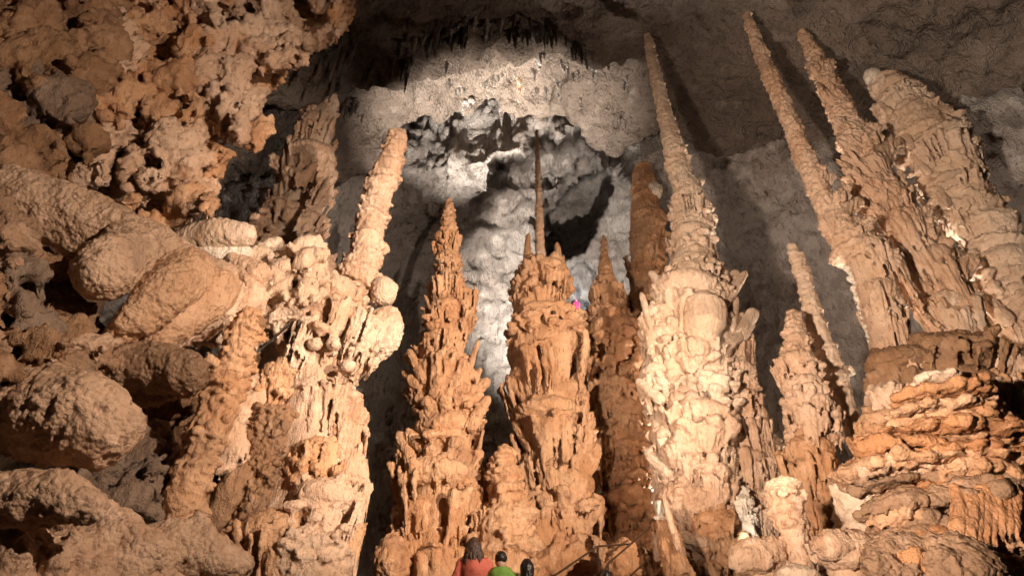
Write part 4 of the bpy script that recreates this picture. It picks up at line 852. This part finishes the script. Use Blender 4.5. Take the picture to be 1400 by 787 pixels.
for dx, dz, r0 in ((0, -1.35, 1.35), (-1.6, -1.8, 1.4), (1.7, -2.0, 1.5), (.4, -3.0, 2.0)):
    so = Soup(); so.ball(fb + (dx, .6, dz), (r0, r0 * 1.4, r0)); build(so, 'lobe', 'wall_rock', ld_, .14, 'pop', 2)
# stone landings under the visitors' feet
for (r, b_) in VIS:
    me = box_mesh('landing', .75, .6, 1.6); me.materials.append(MATS['ground_rock']); o = bpy.data.objects.new('landing', me); col.objects.link(o); o.location = (b_[0], b_[1], b_[2] - .8); o['kind'] = 'structure'
def handrail(label, rails, posts, h=.015):
    b_ = P(*posts[0][0]); b_[2] = posts[0][1]; r = thing('handrail', label, 'handrail', b_, 'handrails of the stairway')
    for pts in rails:
        so = Soup(); W = [P(*p) for p in pts]; so.tube(W, [h] * len(W), 10); build(so, 'rail', 'rail_metal', r, 0, None, 0)
    for p, zb in posts:
        a = P(*p); so = Soup(); so.tube([a, (a[0], a[1], zb)], [h * .9, h * .9], 10); build(so, 'post', 'rail_metal', r, 0, None, 0)
handrail('brown metal handrail rising from the bottom edge to a level bend, left of the pair', [[(700, 822, 8.9), (757, 787, 9.2), (817, 746, 9.8), (862, 743, 11.0)], [(760, 822, 9.2), (818, 784, 9.8)]], [((817, 746, 9.8), -.5), ((745, 796, 9.1), -.5)])
handrail('brown metal handrail slanting up to the right in two bars, right of the pair', [[(800, 840, 9.2), (822, 787, 9.6), (831, 770, 9.8), (889, 720, 11.0)], [(840, 806, 9.8), (882, 768, 10.8)], [(880, 800, 10.3), (906, 774, 11.0)]], [((831, 770, 9.8), -.5)])
so = Soup(); so.tube([P(345, 486, 8.9), P(365, 470, 9.1), P(390, 449, 9.5), P(404, 436, 9.8)], [.018] * 4, 8)
o = build(so, 'cable', 'cable_black', None, 0, None, 0, base=P(345, 486, 8.9)); o['label'] = 'thin black cable stretched behind the short leaning cylinder'; o['category'] = 'cable'

# ================================================================== BAKE the modifiers into plain meshes
def bake_all():
    dg = bpy.context.evaluated_depsgraph_get(); dg.update()
    tot = 0
    for o in PENDING:
        ev = o.evaluated_get(dg); me = bpy.data.meshes.new_from_object(ev, preserve_all_data_layers=False, depsgraph=dg)
        me.name = o.name; me.polygons.foreach_set('use_smooth', np.ones(len(me.polygons), bool)); tot += len(me.loops) - 2 * len(me.polygons)
        BAKED.append((o, me))
    for o, me in BAKED:
        o.modifiers.clear(); old = o.data; o.data = me; bpy.data.meshes.remove(old)
    print('TRIS', tot, 'objects', len(BAKED))
BAKED = []
bake_all()
make_hanging()
make_instances()

# ================================================================== LAMPS
FIX = {'path': 'black floodlight right of the stairway, aimed at the middle stalagmites', 'left': 'black floodlight high on the right, aimed at the left wall', 'right': 'black floodlight left of the stairway, aimed at the leaning giants',
 'back': 'black floodlight behind the needle stalagmite, aimed at the far wall', 'rim': 'black floodlight behind the tallest stalagmite, aimed back at the hall', 'rimright': 'black floodlight behind the leaning giants', 'vault': 'black floodlight on the floor behind the slim spire, aimed at the vault',
 'nave': 'black floodlight on the floor behind the needle stalagmite, aimed straight up', 'crevice': 'small floodlight low between the two pale stalagmites', 'dome': 'added fill floodlight on the floor behind the drum stalagmite, aimed at the right vault', 'grotto': 'black floodlight in front of the bluish grotto'}
hm = None
for nm, loc, tgt, watts, c_, cone, blend, rad in LAMPS:
    d = (Vector(tgt) - Vector(loc)).normalized(); q = d.to_track_quat('-Z', 'Y'); b_ = Vector(loc) - d * .35
    r = thing('floodlight', FIX[nm], 'floodlight', b_, 'floodlights of the cave'); r.rotation_euler = q.to_euler()
    if hm is None:
        hm = box_mesh('housing', .34, .26, .16); hm.materials.append(MATS['lamp_housing']); gm_ = box_mesh('lens', .28, .20, .01, .003); gm_.materials.append(MATS['lamp_glass'])
        pm = bpy.data.meshes.new('stake'); bm = bmesh.new(); bmesh.ops.create_cone(bm, segments=10, radius1=.03, radius2=.03, depth=1.0, cap_ends=True); bm.to_mesh(pm); bm.free(); pm.materials.append(MATS['lamp_housing'])
    ho = bpy.data.objects.new('housing', hm); col.objects.link(ho); ho.parent = r
    o = bpy.data.objects.new('lens', gm_); col.objects.link(o); o.parent = ho; o.location = (0, 0, -.086)
    o = bpy.data.objects.new('stake', pm); col.objects.link(o); o.parent = r
    gz = float(ground_z(b_[0], b_[1])) - .4 if nm != 'grotto' else b_[2] - 2; hh = b_[2] - gz
    o.matrix_world = Matrix.Translation((b_[0], b_[1], b_[2] - hh / 2 - .05)) @ Matrix.Diagonal((1, 1, hh, 1)); o.matrix_parent_inverse = (Matrix.Translation(b_) @ q.to_matrix().to_4x4()).inverted()
    ld = bpy.data.lights.new('floodlight_beam', 'SPOT'); ld.energy = watts; ld.color = c_; ld.spot_size = R_(cone); ld.spot_blend = blend; ld.shadow_soft_size = rad
    lo = bpy.data.objects.new('floodlight_beam', ld); col.objects.link(lo); lo.location = loc; lo.rotation_euler = q.to_euler()
